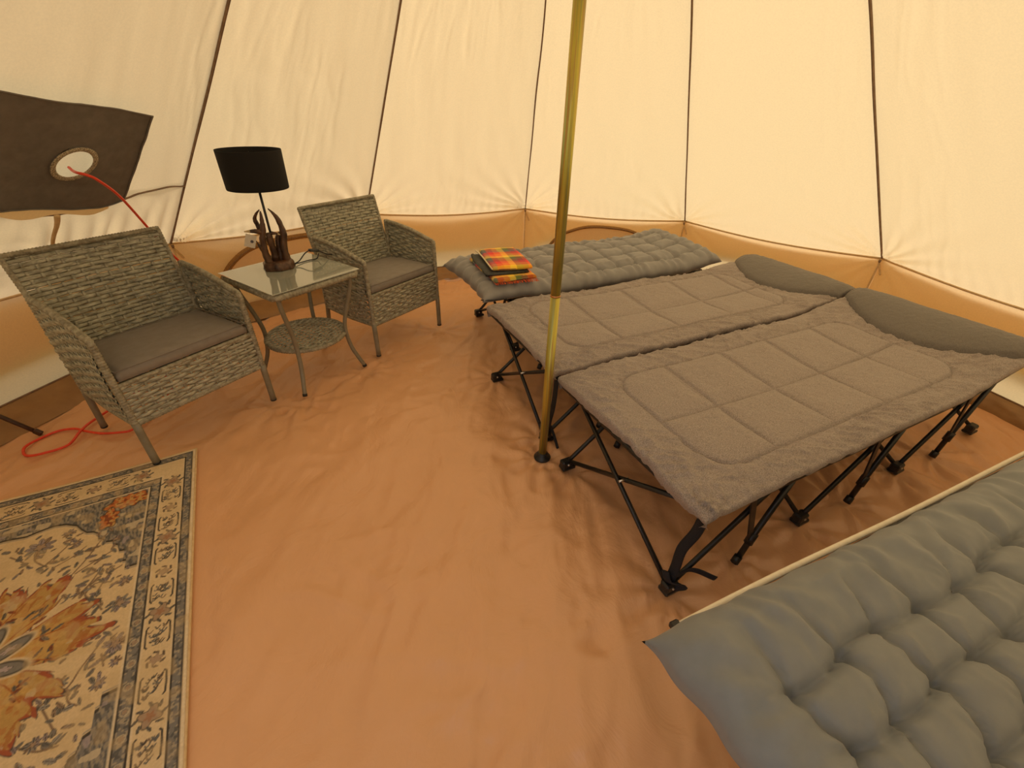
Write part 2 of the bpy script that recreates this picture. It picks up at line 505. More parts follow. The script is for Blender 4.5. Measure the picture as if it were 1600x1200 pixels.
ceiling = struct('ceiling')
for k in KS:
    fine = k in VISIBLE
    nu, nv = (96, 170) if fine else (16, 24)
    u = np.linspace(0, 1, nu); v = np.linspace(0, 1, nv) ** 1.6 * 0.995
    U, V_ = np.meshgrid(u, v, indexing='ij')
    P = roof_point(k, U, V_)
    if k == 8:
        keep = ~((V_ < 0.60) & (np.abs(U - 0.5) < 0.42))
        Fq = grid_faces(nu, nv)
        kk = keep.reshape(-1)
        Fq = Fq[kk[Fq].all(1)]
    else:
        Fq = grid_faces(nu, nv)
    mesh_obj('roof_panel', P.reshape(-1, 3), Fq, M_CANVAS, ceiling)
    if k != 8:
        uc = np.linspace(0, 1, nu)
        MB().add(*tube(roof_point(k, uc, np.zeros(nu)) + np.array([0, 0, -.002]), .0062, 6)).build('eave_cord', M_TIE, ceiling)
for k in range(-1, 11):
    A = corner(k); r = (POLE - A)[:2]; r = r / np.linalg.norm(r)
    inn = np.array([r[0] * .62, r[1] * .62, -.78]) * 0.004
    t = np.linspace(0, 0.985, 40)
    P = A + (APEX - A) * t[:, None] + inn
    tan = np.array([-r[1], r[0], 0])
    P = P + tan * (0.006 * (vnoise(t * 9, t * 0 + k, 8) - .5) * np.sin(PI * t))[:, None]
    o = MB().add(*tube(P, 0.0092 * (1 + 0.25 * (vnoise(t * 14, t * 0 + k, 3) - .5)), 6, True, 0.45, upv=tuple(tan))).build('seam', M_SEAM, ceiling)

# hem with gathered lower skirt on the left panel
MBh = MB()
uu = np.linspace(0.30, 0.995, 60)
vv = 0.150 + 0.006 * np.sin(uu * 9)
MBh.add(*tube(roof_point(-1, uu, vv, 0.006), 0.007, 6, True, 0.5))
MBh.build('hem', M_SEAM, ceiling)
tt = np.linspace(0, 1, 16)
MB().add(*tube(roof_point(-1, 0.435 + 0.02 * tt + .006 * np.sin(tt * 7), 0.150 - 0.085 * tt, 0.02), 0.011 * (1 - .55 * tt), 6, True, .5)).build('skirt_fold', M_TIE, ceiling)

# walls ------------------------------------------------------------
WALLS = {'wall_left': [-1, 0], 'wall_back': [1, 2], 'wall_right': [3, 4, 5], 'wall_front': [6, 7, 8, 9, 10]}
VAL = {-1: [(0, .20), (1, .20)], 0: [(0, .20), (.5, .22), (1, .23)], 1: [(0, .23), (.5, .215), (.8, .205), (1, .18)],
       2: [(0, .17), (.07, .23), (.18, .29), (.5, .345), (.76, .355), (1, .31)],
       3: [(0, .30), (.24, .33), (.44, .345), (.71, .33), (.85, .325), (1, .28)], 4: [(0, .26), (.5, .22), (1, .22)]}
for wname, ks in WALLS.items():
    w = struct(wname)
    for k in ks:
        A, B = corner(k, 0.0), corner(k + 1, 0.0)
        n = np.array([POLE[0], POLE[1], 0]) - (A + B) / 2; n[2] = 0; n /= np.linalg.norm(n)
        def wp(u, z, off=0.0):
            P = A + (B - A) * np.asarray(u, float)[..., None]
            P = P + n * np.asarray(off, float)[..., None] if np.ndim(off) else P + n * off
            P[..., 2] = z
            return P
        nu, nv = (70, 30) if k in VISIBLE else (8, 4)
        U, T = np.meshgrid(np.linspace(0, 1, nu), np.linspace(0, 1, nv), indexing='ij')
        top = EAVE - SAG * np.sin(PI * U) + 0.001
        off = 0
        for c, s in ((0, 1), (1, -1)):
            dx = (U - c) * s * 1.27; dy = (1 - T) * .5
            th = np.arctan2(dy, dx + 1e-6); rho = np.hypot(dx, dy)
            off = off + 0.007 * np.sin(th * 15 + k) * np.exp(-rho / .28) * smooth(0, .05, rho) * smooth(0, .3, th) * smooth(1.57, 1.2, th)
        off = (off + 0.012 * fbm(U * 4 + k * 3, T * 2, 31 + k, 3)) * smooth(1, .9, T) - 0.03 * np.sin(PI * U) * np.sin(PI * T)
        if k == 8:
            Fq = grid_faces(nu, nv); keep = (np.abs(U - .5) > .42).reshape(-1); Fq = Fq[keep[Fq].all(1)]
        else:
            Fq = grid_faces(nu, nv)
        mesh_obj('wall_panel', wp(U, T * top, off).reshape(-1, 3), Fq, M_CANVAS, w)
        if k != 8:
            pts = VAL.get(k, [(0, .22), (1, .22)])
            lo = np.interp(U, [p[0] for p in pts], [p[1] for p in pts]) + 0.004 * np.sin(U * 9 + k)
            zz = lo + (EAVE - SAG * np.sin(PI * U) - lo) * T
            mesh_obj('valance', wp(U, zz, -0.006 - (0.030 + 0.035 * (1 - T)) * np.sqrt(np.clip(np.sin(PI * U), 0, 1)) + 0.5 * off).reshape(-1, 3), grid_faces(nu, nv), M_VALANCE, w)
        C0 = corner(k, 0.0)
        C0r = C0 + (np.array([POLE[0], POLE[1], 0]) - C0) * 0.004
        MB().add(*tube(np.array([C0r + [0, 0, z] for z in np.linspace(0.02, EAVE - .004, 8)]), 0.0055, 6)).build('corner_seam', M_TIE, w)
        if k in VISIBLE:
            inn = (np.array([POLE[0], POLE[1], 0]) - C0); inn = inn / np.linalg.norm(inn)
            tg = np.array([-inn[1], inn[0], 0])
            p0 = C0 + inn * 0.016 + np.array([0, 0, EAVE - .02])
            loop = [p0 + tg * a + np.array([0, 0, b]) for a, b in ((0, 0), (.012, -.02), (.028, -.052), (.036, -.07), (.030, -.072), (.020, -.05), (.008, -.03), (.002, -.012))]
            MB().add(*tube(smooth_path(loop, 24), 0.0028, 5)).build('toggle_loop', M_TIE, w)
            MB().add(*tube([p0 + np.array([0, 0, .012]), p0 + np.array([0, 0, .004]), p0 + np.array([0, 0, -.006])], [0.006, 0.008, 0.005], 8)).build('toggle', M_SEAM, w)

# half-moon ventilation windows sewn into the walls
def half_moon(idx, k, arc, zlow):
    w = struct('window_%d' % idx)
    A, B = corner(k, 0.0), corner(k + 1, 0.0)
    n = np.array([POLE[0], POLE[1], 0]) - (A + B) / 2; n[2] = 0; n /= np.linalg.norm(n)
    pts = smooth_path([(a, z, 0) for a, z in arc], 60)
    wid = 0.036 if idx == 1 else 0.024
    cen = np.array([np.mean([a for a, _ in arc]), zlow, 0])
    outer, inner = [], []
    rows = []
    for i, p in enumerate(pts):
        dirv = (p - cen) * np.array([1.27, 1, 0]); dirv /= np.linalg.norm(dirv)
        dv = dirv / np.array([1.27, 1, 1])
        row = []
        for s, h in ((0, .0), (.12, .009), (.5, .012), (.85, .009), (1.0, .0)):
            q = p - dv * wid * s
            hh = h + (0.002 * math.sin(i * 1.3) if 0 < s < 1 else 0)
            P = A + (B - A) * q[0] + n * (0.014 + hh); P[2] = q[1]
            row.append(P)
        rows.append(row)
    V = np.array(rows)
    mesh_obj('zip_band', V.reshape(-1, 3), grid_faces(len(pts), 5), M_FLAPZIP, w)
    # inner cover panel with soft folds
    m = 14
    rows = []
    for i, p in enumerate(pts):
        dirv = (p - cen) * np.array([1.27, 1, 0]); dirv /= np.linalg.norm(dirv)
        q0 = p - dirv / np.array([1.27, 1, 1]) * wid * .95
        row = []
        for j in range(m):
            s = j / (m - 1)
            zb = min(q0[1], zlow)
            z = q0[1] + (zb - q0[1]) * s
            P = A + (B - A) * q0[0] + n * (0.013 + 0.004 * math.sin(i * .45 + j * .25) * math.sin(PI * s)); P[2] = z
            row.append(P)
        rows.append(row)
    mesh_obj('cover_flap', np.array(rows).reshape(-1, 3), grid_faces(len(pts), m), M_CANVAS, w)
    zipm = MB()
    zp = []
    for p in pts:
        dirv = (p - cen) * np.array([1.27, 1, 0]); dirv /= np.linalg.norm(dirv)
        q = p - dirv / np.array([1.27, 1, 1]) * wid * .5
        P = A + (B - A) * q[0] + n * 0.028; P[2] = q[1]; zp.append(P)
    zipm.add(*tube(np.array(zp), 0.0022, 5)); zipm.build('zip', M_SEAM, w)
half_moon(1, 0, [(.085, .04), (.10, .16), (.15, .29), (.23, .39), (.34, .452), (.50, .468), (.66, .46), (.78, .41), (.86, .30), (.90, .16), (.91, .04)], .04)
half_moon(2, 2, [(.09, .03), (.105, .10), (.14, .20), (.22, .33), (.32, .40), (.43, .440), (.57, .447), (.70, .43), (.79, .375), (.86, .27), (.90, .13), (.91, .03)], .03)

# doorway behind the camera, its flaps rolled to both sides
d = struct('door_1')
for s in (0.085, 0.915):
    P = roof_point(8, np.full(20, .5 + (s - .5) * 1.0), np.linspace(0.01, .60, 20), 0.0)
    low = corner(8, 0.0) + (corner(9, 0.0) - corner(8, 0.0)) * s
    P = np.vstack([low + [0, 0, .03], P])
    MB().add(*tube(P, 0.045, 10)).build('rolled_flap', M_CANVAS, d)

# raised edge of the groundsheet (bathtub rim) round the foot of the wall
def skirt_piece(name, ks):
    b = struct(name)
    for k in ks:
        nu, nv = (90, 9) if k in VISIBLE or k == 10 else (6, 3)
        a0, a1 = corner(k, 0, 1), corner(k + 1, 0, 1)
        A, B = corner(k, 0.0), corner(k + 1, 0.0)
        U, T = np.meshgrid(np.linspace(0, 1, nu), np.linspace(0, 1, nv), indexing='ij')
        inset = 0.155 if k in (-1, 0) else (0.06 + .095 * smooth(0, 1, U) if k == 10 else (0.155 - .095 * smooth(0, .6, U) if k == 1 else 0.06))
        hgt = 0.08
        P = A + (B - A) * U[..., None]
        cdir = (POLE[:2] - P[..., :2]); cdir /= np.linalg.norm(cdir, axis=-1)[..., None]
        wv = 0.014 * fbm(U * 7 + k * 5, T * 2.5, 40 + k, 3) + 0.010 * (ridge(U * 5 + T * 1.2 + k, T * 1.5, 51, 2) - .4)
        prof_in = inset * (1 - T) ** 1.3 + 0.012 * np.sin(PI * T) + wv * np.sin(PI * np.clip(T, .02, 1)) + 0.004
        P = P.copy()
        P[..., :2] += cdir * prof_in[..., None]
        P[..., 2] = 0.004 + hgt * T ** 0.8 + 0.5 * wv * np.sin(PI * T)
        mesh_obj('edge_panel', P.reshape(-1, 3), grid_faces(nu, nv), M_SKIRT, b)
        MB().add(*tube(P[:, -1], 0.005, 5)).build('edge_binding', M_SEAM, b)
skirt_piece('baseboard_left', [-1, 0]); skirt_piece('baseboard_back', [1, 2]); skirt_piece('baseboard_right', [3, 4, 5]); skirt_piece('baseboard_front', [6, 7, 8, 9, 10])

# ------------------------------------------------------------------ floor
OC, TC = np.array([.185, 1.43]), math.radians(27)
OD, TD = np.array([-.133, 2.090]), math.radians(26.5)
OE, TE = np.array([-.46, 2.70]), math.radians(27.5)
OF, TF = np.array([.260, .436]), math.radians(24.4)
def st2w(O, th, s, t):
    return np.array([O[0] + s * math.cos(th) + t * math.sin(th), O[1] + s * math.sin(th) - t * math.cos(th)])
RUG_O = np.array([-1.329, 1.389]); RUG_A = math.radians(30.8)
rug_e = np.array([math.cos(RUG_A), math.sin(RUG_A)]); rug_g = np.array([rug_e[1], -rug_e[0]])
RUG_W, RUG_L = 0.96, 1.50
FEET = [(-1.03, 1.764), (-.82, 2.072), (-1.16, 1.75), (-.64 - .13, 2.23), (-.49, 2.64), (0.137, 1.395), (.255, 1.33), (.51, .81)] + \
       [tuple(st2w(OC, TC, s, .70)) for s in (.28, .626, .896, 1.247, 1.515)] + [tuple(st2w(OD, TD, 0.0, t)) for t in (.08, .62)]
st = 0.0125
xs = np.arange(-2.36, 2.66, st); ys = np.arange(-1.12, 3.92, st)
X, Y = np.meshgrid(xs, ys, indexing='ij')
wx = 0.10 * fbm(X * 2.1, Y * 2.1, 3, 3); wy = 0.10 * fbm(X * 2.1 + 9, Y * 2.1, 4, 3)
fx = (X - 0.25 * (Y - 1) * 0.35 + wx); fy = Y + wy
Z = 0.030 * fbm(fx * 2.6, fy * 1.1, 60, 3)
Z += 0.025 * (ridge(fx * 3.4, fy * 1.0, 70, 2) - .3)
Z += 0.014 * ridge(fx * 8 + fy * 1.5, fy * 3.2, 90, 2) * smooth(.42, .62, vnoise(X * 1.9, Y * 1.9, 12))
Z += 0.012 * ridge(fx * 5 - fy * 7, fx * 4 + fy * 6, 95, 2) * smooth(.55, .7, vnoise(X * 2.4 + 4, Y * 2.4, 15))
Z += 0.025 * fbm(fx * 8.5, fy * 3.0, 131, 3) + 0.016 * ridge(fx * 6.0 + fy * .6, fy * 1.7, 137, 2) ** 2 * smooth(.3, .6, vnoise(X * 1.3 + 7, Y * 1.3, 18))
Z += 0.007 * ridge(fx * 2.6 + fy * .8, fy * 1.5 - fx * .4, 111, 2) ** 3 + 0.006 * ridge(fx * 4 - fy * 1.5, fy * 2.5, 117, 1) ** 4
for (px, py) in FEET:
    dx, dy = X - px, Y - py; rho = np.hypot(dx, dy) + 1e-6; th = np.arctan2(dy, dx)
    q = (px * 13.7 + py * 7.1)
    Z += 0.011 * np.cos(th * 9 + q + 2.5 * vnoise(rho * 5 + q, th * 1.0 + 3, 6)) * np.exp(-rho / .17) * smooth(.01, .07, rho)
    Z -= 0.004 * np.exp(-(rho / .10) ** 2)
Z = Z - 0.012
rug_a = -((X - RUG_O[0]) * rug_e[0] + (Y - RUG_O[1]) * rug_e[1]); rug_b = (X - RUG_O[0]) * rug_g[0] + (Y - RUG_O[1]) * rug_g[1]
inr = smooth(-.10, 0.0, np.minimum(np.minimum(rug_a, RUG_W - rug_a), np.minimum(rug_b, RUG_L - rug_b)))
Z = Z * (1 - inr) - 0.004 * inr
rad = np.hypot(X - POLE[0], Y - POLE[1])
Z = np.where(Z > 0.0045, 0.0045 + 0.45 * (Z - .0045), Z)
Z = np.clip(Z, -0.04, 0.014)
ang = np.degrees(np.arctan2(X - POLE[0], Y - POLE[1])) + 61.6
am = np.radians(np.mod(ang, 30) - 15)
inpoly = rad * np.cos(am) < R_T * math.cos(math.radians(15)) - 0.012
Fq = grid_faces(len(xs), len(ys))
Fq = Fq[inpoly.reshape(-1)[Fq].all(1)]
used = np.unique(Fq); remap = -np.ones(X.size, np.int64); remap[used] = np.arange(len(used))
VV = np.stack([X, Y, Z], -1).reshape(-1, 3)[used]
tag(mesh_obj('floor', VV, remap[Fq], M_FLOOR), kind='structure')
# meadow outside
gv, gf = lathe([(0.01, -0.06), (2.6, -.06), (8, -.06), (40, -.06)], 48)
tag(MB().add(gv + POLE, gf).build('ground', M_GRASS, None, False), kind='structure')

# ================================================================== THINGS
# ------------------------------------------------------------------ tent pole
tp = thing('tent_pole', 'iridescent yellow-green steel tent pole standing on a black foot in front of the cots', 'tent pole', tuple(POLE))
MB().add(*lathe([(0.0, .004), (.034, .004), (.036, .010), (.033, .015), (.024, .020), (.022, .032), (.019, .036), (0.0, .036)], 32)).build('pole_foot', M_BLACKPL, tp)
MB().add(*lathe([(0.0, .030), (.0168, .030), (.0168, .728), (.0, .728)], 28)).build('lower_section', M_ZINC, tp)
MB().add(*lathe([(0.0, .731), (.0168, .731), (.0168, 1.56), (0, 1.56)], 28)).build('middle_section', M_ZINC, tp)
MB().add(*lathe([(0.0, 1.563), (.0172, 1.563), (.0172, 2.79), (0, 2.79)], 28)).build('upper_section', M_ZINC, tp)
M_RING = mat_simple('copper_joint', (0.55, 0.25, 0.10), (0.65, 0.33, 0.15), 0.3, metal=1.0)
for z in (.7295, 1.5615):
    MB().add(*lathe([(.0155, z - .0035), (.0178, z - .0025), (.0178, z + .0025), (.0155, z + .0035)], 28)).build('joint_ring', M_RING, tp)

# ------------------------------------------------------------------ wicker
def weave(P, N, nst, nrow, amp=0.0042, thick=0.0034, gap=1.03, seed=0, stake_w=0.0048):
    """over-under strands across stakes; P(u,v) positions, N(u,v) normals"""
    V = []; Fc = []; n0 = 0
    r = random.Random(seed)
    m = nst * 4 + 1
    u = np.linspace(0, 1, m)
    sides = 6
    th = np.arange(sides) * 2 * PI / sides
    base = grid_faces(m, sides)
    wrapq = []
    for i in range(m - 1):
        wrapq.append((i * sides + sides - 1, (i + 1) * sides + sides - 1, (i + 1) * sides, i * sides))
    base = np.vstack([base, np.array(wrapq)])
    for j in range(nrow):
        v = np.full(m, (j + .5) / nrow) + r.uniform(-.06, .06) / nrow
        c = P(u, v); nn = N(u, v)
        dv = P(u, np.full(m, (j + 1.0) / nrow)) - P(u, np.full(m, j / nrow))
        hv = np.linalg.norm(dv, axis=1) * .5 * gap * r.uniform(.92, 1.03); tv = dv / (np.linalg.norm(dv, axis=1)[:, None] + 1e-9)
        ph = (j // 1) % 2
        w = np.cos(PI * (u * nst + ph))
        off = amp * w
        cc = c + nn * off[:, None]
        ring = cc[:, None, :] + tv[:, None, :] * (np.cos(th)[None, :, None] * hv[:, None, None]) + nn[:, None, :] * (np.sin(th)[None, :, None] * thick)
        V.append(ring.reshape(-1, 3)); Fc.append(base + n0); n0 += m * sides
    mv = nrow + 1
    vv = np.linspace(0, 1, mv)
    b2 = grid_faces(mv, 4)
    wq = np.array([(i * 4 + 3, (i + 1) * 4 + 3, (i + 1) * 4, i * 4) for i in range(mv - 1)])
    b2 = np.vstack([b2, wq])
    for i in range(1, nst):
        uu = np.full(mv, i / nst)
        c = P(uu, vv); nn = N(uu, vv)
        du = P(uu + .01, vv) - P(uu - .01, vv); du /= np.linalg.norm(du, axis=1)[:, None]
        ring = np.stack([c + du * stake_w + nn * .0022, c - du * stake_w + nn * .0022, c - du * stake_w - nn * .0022, c + du * stake_w - nn * .0022], 1)
        V.append(ring.reshape(-1, 3)); Fc.append(b2 + n0); n0 += mv * 4
    return np.concatenate(V), np.concatenate(Fc)

def bilin(a, b, c, d):
    """a (0,0), b (1,0), c (1,1), d (0,1)"""
    a, b, c, d = [np.asarray(q, float) for q in (a, b, c, d)]
    def P(u, v):
        u = u[:, None]; v = v[:, None]
        return a * (1 - u) * (1 - v) + b * u * (1 - v) + c * u * v + d * (1 - u) * v
    n = np.cross(b - a, d - a); n /= np.linalg.norm(n)
    def N(u, v):
        return np.broadcast_to(n, (len(u), 3))
    return P, N

def wrapped(path, r, n=60, per=0.011, flat=1.0):
    P = np.asarray(path, float)
    L = np.concatenate([[0], np.cumsum(np.linalg.norm(np.diff(P, axis=0), axis=1))])
    t = np.linspace(0, L[-1], max(12, int(L[-1] / per * 3)))
    Q = np.stack([np.interp(t, L, P[:, i]) for i in range(3)], 1)
    return tube(Q, r * (1 + 0.14 * np.sin(t / per * 2 * PI)), 8, True, flat)

def straight(*pts):
    out = []
    for a, b in zip(pts[:-1], pts[1:]):
        out += list(np.linspace(a, b, 6)[:-1])
    return np.array(out + [pts[-1]], float)

def cushion_mesh(w, dp, h, seed=0):
    nx, ny = 40, 34
    u = np.linspace(-1, 1, nx); v = np.linspace(-1, 1, ny)
    U, V_ = np.meshgrid(u, v, indexing='ij')
    ex = np.maximum(np.abs(U) ** 14, np.abs(V_) ** 14)
    prof = np.sqrt(np.clip(1 - ex, 0, 1))
    crown = (1 - .25 * np.abs(U) ** 3) * (1 - .25 * np.abs(V_) ** 3)
    wr = 0.004 * fbm(U * 2 + seed, V_ * 5, 5, 3)
    shrink = 1 - 0.0 * prof
    X_ = U * w / 2 * (1 + .012 * np.cos(V_ * 1.5)); Y_ = V_ * dp / 2
    top = h * (.50 + .50 * prof * crown) + wr
    bot = h * .10 * (1 - prof)
    Vt = np.stack([X_, Y_, top], -1).reshape(-1, 3); Vb = np.stack([X_, Y_, bot], -1).reshape(-1, 3)
    Ft = grid_faces(nx, ny); Fb = Ft[:, ::-1] + nx * ny
    side = []
    ring = [(i, 0) for i in range(nx)] + [(nx - 1, j) for j in range(1, ny)] + [(i, ny - 1) for i in range(nx - 2, -1, -1)] + [(0, j) for j in range(ny - 2, 0, -1)]
    ids = [i * ny + j for i, j in ring]
    for a, b in zip(ids, ids[1:] + ids[:1]):
        side.append((a, b, b + nx * ny, a + nx * ny))
    return np.vstack([Vt, Vb]), np.vstack([Ft, Fb, np.array(side)[:, ::-1]])

W2 = 0.262
def build_chair(label, loc, rz):
    c = thing('wicker_armchair', label, 'armchair', loc, rz, 'wicker armchairs')
    # legs
    def leg(pts, r):
        return MB().add(*tube(straight(*pts), r, 10)).build('leg', M_CHLEG, c)
    for sx in (-1, 1):
        l = leg([(sx * W2, 0.0, .20), (sx * W2, 0.0, .004)], .0135)
        MB().add(*tube([(sx * W2, 0, .008), (sx * W2, 0, .0)], .0142, 10)).build('leg_cap', M_BLACKPL, l)
        l = leg([(sx * W2, .405, .21), (sx * W2, .44, .004)], .0125)
        MB().add(*tube([(sx * W2, .4393, .008), (sx * W2, .44, .0)], .0132, 10)).build('leg_cap', M_BLACKPL, l)
    # arms: wrapped outline and woven side that reaches down past the seat
    for sx in (-1, 1):
        x = sx * W2
        top = smooth_path([(x, .40, .612), (x, .30, .606), (x, .18, .590), (x, .06, .562), (x, .008, .550)], 20)
        path = np.vstack([np.linspace((x, .405, .20), (x, .40, .60), 10), top, [(x, .0, .543)], np.linspace((x, .0, .52), (x, .0, .19), 10)])
        arm = MB().add(*wrapped(path, .0120, 120)).build('arm', M_WRAP, c)
        MB().add(*wrapped([(x, .0, .195), (x, .2, .19), (x, .405, .205)], .010, 30)).build('side_rail', M_WRAP, arm)
        tz = np.interp
        def P(u, v, x=x):
            y = .012 + .385 * u
            zt = np.interp(y, [0, .06, .18, .30, .40], [.548, .560, .588, .604, .610])
            zb = .198 + .0 * u
            bow = sx * 0.010 * np.sin(PI * v)
            return np.stack([x + bow + 0 * u, y, zb + (zt - zb) * v], 1)
        def N(u, v, sx=sx):
            return np.broadcast_to(np.array([sx, 0, 0.0]), (len(u), 3))
        V, Fc = weave(P, N, 9, 23, gap=1.14, seed=3 + sx)
        tag(mesh_obj('weave', V, Fc, M_WICKER, arm), kind='stuff')
    # back
    bl, br = (-W2 + .012, .362, .30), (W2 - .012, .362, .30)
    tl, tr = (-W2 + .004, .482, .752), (W2 - .004, .482, .752)
    back = MB().add(*wrapped(straight(bl, tl, tr, br), .0095, 90)).build('backrest', M_WRAP, c)
    P0, N0 = bilin(bl, br, tr, tl)
    nn = N0(np.zeros(1), np.zeros(1))[0]
    def Pb(u, v):
        return P0(u, v) + (-nn * -1) * 0 + np.array([0, 1.0, 0]) * (0.018 * np.sin(PI * u) * (.4 + .6 * v))[:, None]
    V, Fc = weave(Pb, N0, 13, 29, seed=9)
    tag(mesh_obj('weave', V, Fc, M_WICKER, back), kind='stuff')
    # front apron
    fp = MB().add(*wrapped(straight((-W2, .002, .362), (W2, .002, .362)), .009, 50)).add(*wrapped(straight((-W2, .002, .192), (W2, .002, .192)), .009, 50)).build('front_apron', M_WRAP, c)
    P1, N1 = bilin((-W2 + .01, .0, .195), (W2 - .01, .0, .195), (W2 - .01, .0, .36), (-W2 + .01, .0, .36))
    V, Fc = weave(P1, N1, 13, 11, gap=1.10, seed=5)
    tag(mesh_obj('weave', V, Fc, M_WICKER, fp), kind='stuff')
    # seat deck under the cushion
    P2, N2 = bilin((-W2 + .015, .012, .350), (W2 - .015, .012, .350), (W2 - .015, .372, .335), (-W2 + .015, .372, .335))
    V, Fc = weave(P2, N2, 8, 14, seed=6)
    mesh_obj('seat', V, Fc, M_WICKER, c)
    return c

def seat_cushion(label, loc, rz):
    V, Fc = cushion_mesh(.488, .365, .060, seed=int(loc[0] * 10) % 5)
    V[:, 2] += 0.3635 - 0.0 + (-(V[:, 1]) * 0.035)
    V[:, 1] += .182
    o = thing('seat_cushion', label, 'cushion', loc, rz, 'brown seat cushions')
    b = mesh_obj('cushion_body', V, Fc, M_CUSH, o)
    # welt seam round the top edge
    xs_, ys_ = .244, .1825
    path = [(-xs_, -ys_), (xs_, -ys_), (xs_, ys_), (-xs_, ys_), (-xs_, -ys_)]
    pts = straight(*[(x * .998, y * .998 + .182, .3635 + .047 - y * .035) for x, y in path])
    MB().add(*tube(pts, .0022, 5)).build('welt', M_CUSH, o)
    return o
A_LOC, A_RZ = (-1.298, 1.520, .0105), math.radians(60.8)
B_LOC, B_RZ = (-.640, 2.447, .004), math.radians(57.0)
build_chair('wicker armchair at the left with one front foot on the patterned rug', A_LOC, A_RZ)
build_chair('wicker armchair behind the glass side table, nearer the cot with the plaid blanket', B_LOC, B_RZ)
seat_cushion('flat brown cushion on the armchair whose foot stands on the rug', A_LOC, A_RZ)
seat_cushion('flat brown cushion on the armchair between the side table and the far cot', B_LOC, B_RZ)

# ------------------------------------------------------------------ side table
T_C, T_RZ = (-1.088, 2.058, .003), math.radians(56)
tb = thing('side_table', 'square wicker side table with glass top, curved legs and round lower shelf', 'table', T_C, T_RZ)
h = .226
def sqpath(hh, z, r=.02):
    pts = []
    for cx, cy, a0 in ((hh - r, hh - r, 0), (-hh + r, hh - r, 90), (-hh + r, -hh + r, 180), (hh - r, -hh + r, 270)):
        for a in (0, 30, 60, 90):
            t = math.radians(a0 + a); pts.append((cx + r * math.cos(t), cy + r * math.sin(t), z))
    pts.append(pts[0])
    return straight(*pts)
rim = MB().add(*wrapped(sqpath(h - .012, .532), .0165, 200, per=.015)).build('top_frame', M_WRAP, tb)
P, N = bilin((-h + .02, -h + .02, .540), (h - .02, -h + .02, .540), (h - .02, h - .02, .540), (-h + .02, h - .02, .540))
V, Fc = weave(P, N, 10, 34, seed=12)
tag(mesh_obj('weave', V, Fc, M_WICKER, rim), kind='stuff')
gl = MB().add(*box((0, 0, .5535), (2 * h + .004, 2 * h + .004, .005), None, .0015)).build('glass_top', M_GLASS, tb, False)
for sx in (-1, 1):
    for sy in (-1, 1):
        k = [(.190, .535), (.183, .46), (.160, .36), (.143, .27), (.142, .20), (.152, .12), (.172, .05), (.186, .006)]
        l = MB().add(*tube(smooth_path([(sx * a, sy * a, z) for a, z in k], 28), .0105, 10)).build('leg', M_CHLEG, tb)
        MB().add(*tube([(sx * .184, sy * .184, .013), (sx * .187, sy * .187, .0)], .0118, 10)).build('leg_cap', M_BLACKPL, l)
# round lower shelf
th = np.linspace(0, 2 * PI, 60)
sh = MB().add(*wrapped(np.stack([.19 * np.cos(th), .19 * np.sin(th), 0 * th + .215], 1), .011, 180, per=.013)).build('lower_shelf', M_WRAP, tb)
def Pd(u, v):
    y = (v * 2 - 1) * .186
    x = (u * 2 - 1) * np.sqrt(np.clip(.19 ** 2 - y ** 2, 1e-5, 1))
    return np.stack([x, y, 0 * u + .217], 1)
def Nd(u, v):
    return np.broadcast_to(np.array([0, 0, 1.0]), (len(u), 3))
V, Fc = weave(Pd, Nd, 8, 28, seed=4)
tag(mesh_obj('weave', V, Fc, M_WICKER, sh), kind='stuff')

# ------------------------------------------------------------------ antler lamp; local x to the right of the camera's view line, y away
LB = np.array([-1.157, 2.098, .5595])
lr = math.atan2(LB[1], LB[0]) - PI / 2
lp = thing('antler_lamp', 'table lamp with twisted brown antler base and black drum shade on the glass table', 'lamp', tuple(LB), lr)
# base slab of bark
nt_, nz_ = 40, 9
Tt, Zz = np.meshgrid(np.arange(nt_) * 2 * PI / nt_, np.linspace(0, 1, nz_), indexing='ij')
rr = .070 * (1 + .10 * (vnoise(Tt * 3, Zz * 3, 4) - .5) + .06 * np.sin(Tt * 7 + 2 * Zz)) * (1 - .16 * Zz ** 3)
V = np.stack([rr * np.cos(Tt), rr * .9 * np.sin(Tt), .036 * Zz + .004 * vnoise(Tt * 5, Zz * 2, 8) * Zz], -1).reshape(-1, 3)
Fc = [tuple(q) for q in grid_faces(nt_, nz_, True)]
V = np.vstack([V, [(0, 0, .034), (0, 0, 0)]])
for i in range(nt_):
    j = (i + 1) % nt_
    Fc.append((i * nz_ + nz_ - 1, j * nz_ + nz_ - 1, nt_ * nz_)); Fc.append((j * nz_, i * nz_, nt_ * nz_ + 1))
MB().add(V, Fc).build('lamp_base', M_ANTLER, lp)
def antler(pts, rad, tip=False, name='antler'):
    P = smooth_path(pts, 30); n = len(P)
    R = 1.15 * np.interp(np.linspace(0, 1, n), np.linspace(0, 1, len(rad)), rad) * (1 + .10 * np.array([rnd.uniform(-1, 1) for _ in range(n)]))
    R[-1] = min(R[-1], rad[-1])
    o = MB().add(*tube(P, R, 9)).build(name, M_ANTLER, lp)
    if tip:
        k = int(n * .68)
        MB().add(*tube(P[k:], R[k:] * 1.06, 9)).build('antler_tip', M_ANTLERTIP, o)
    return o
antler([(-.036, -.01, .02), (-.044, -.015, .080), (-.040, -.015, .139), (-.026, -.012, .192), (-.020, -.008, .241), (-.018, -.005, .266)], [.017, .014, .013, .0105, .0065, .0025])
antler([(-.034, -.012, .172), (-.058, -.025, .184), (-.080, -.03, .187), (-.104, -.035, .189)], [.011, .009, .006, .002], True, 'antler_tine')
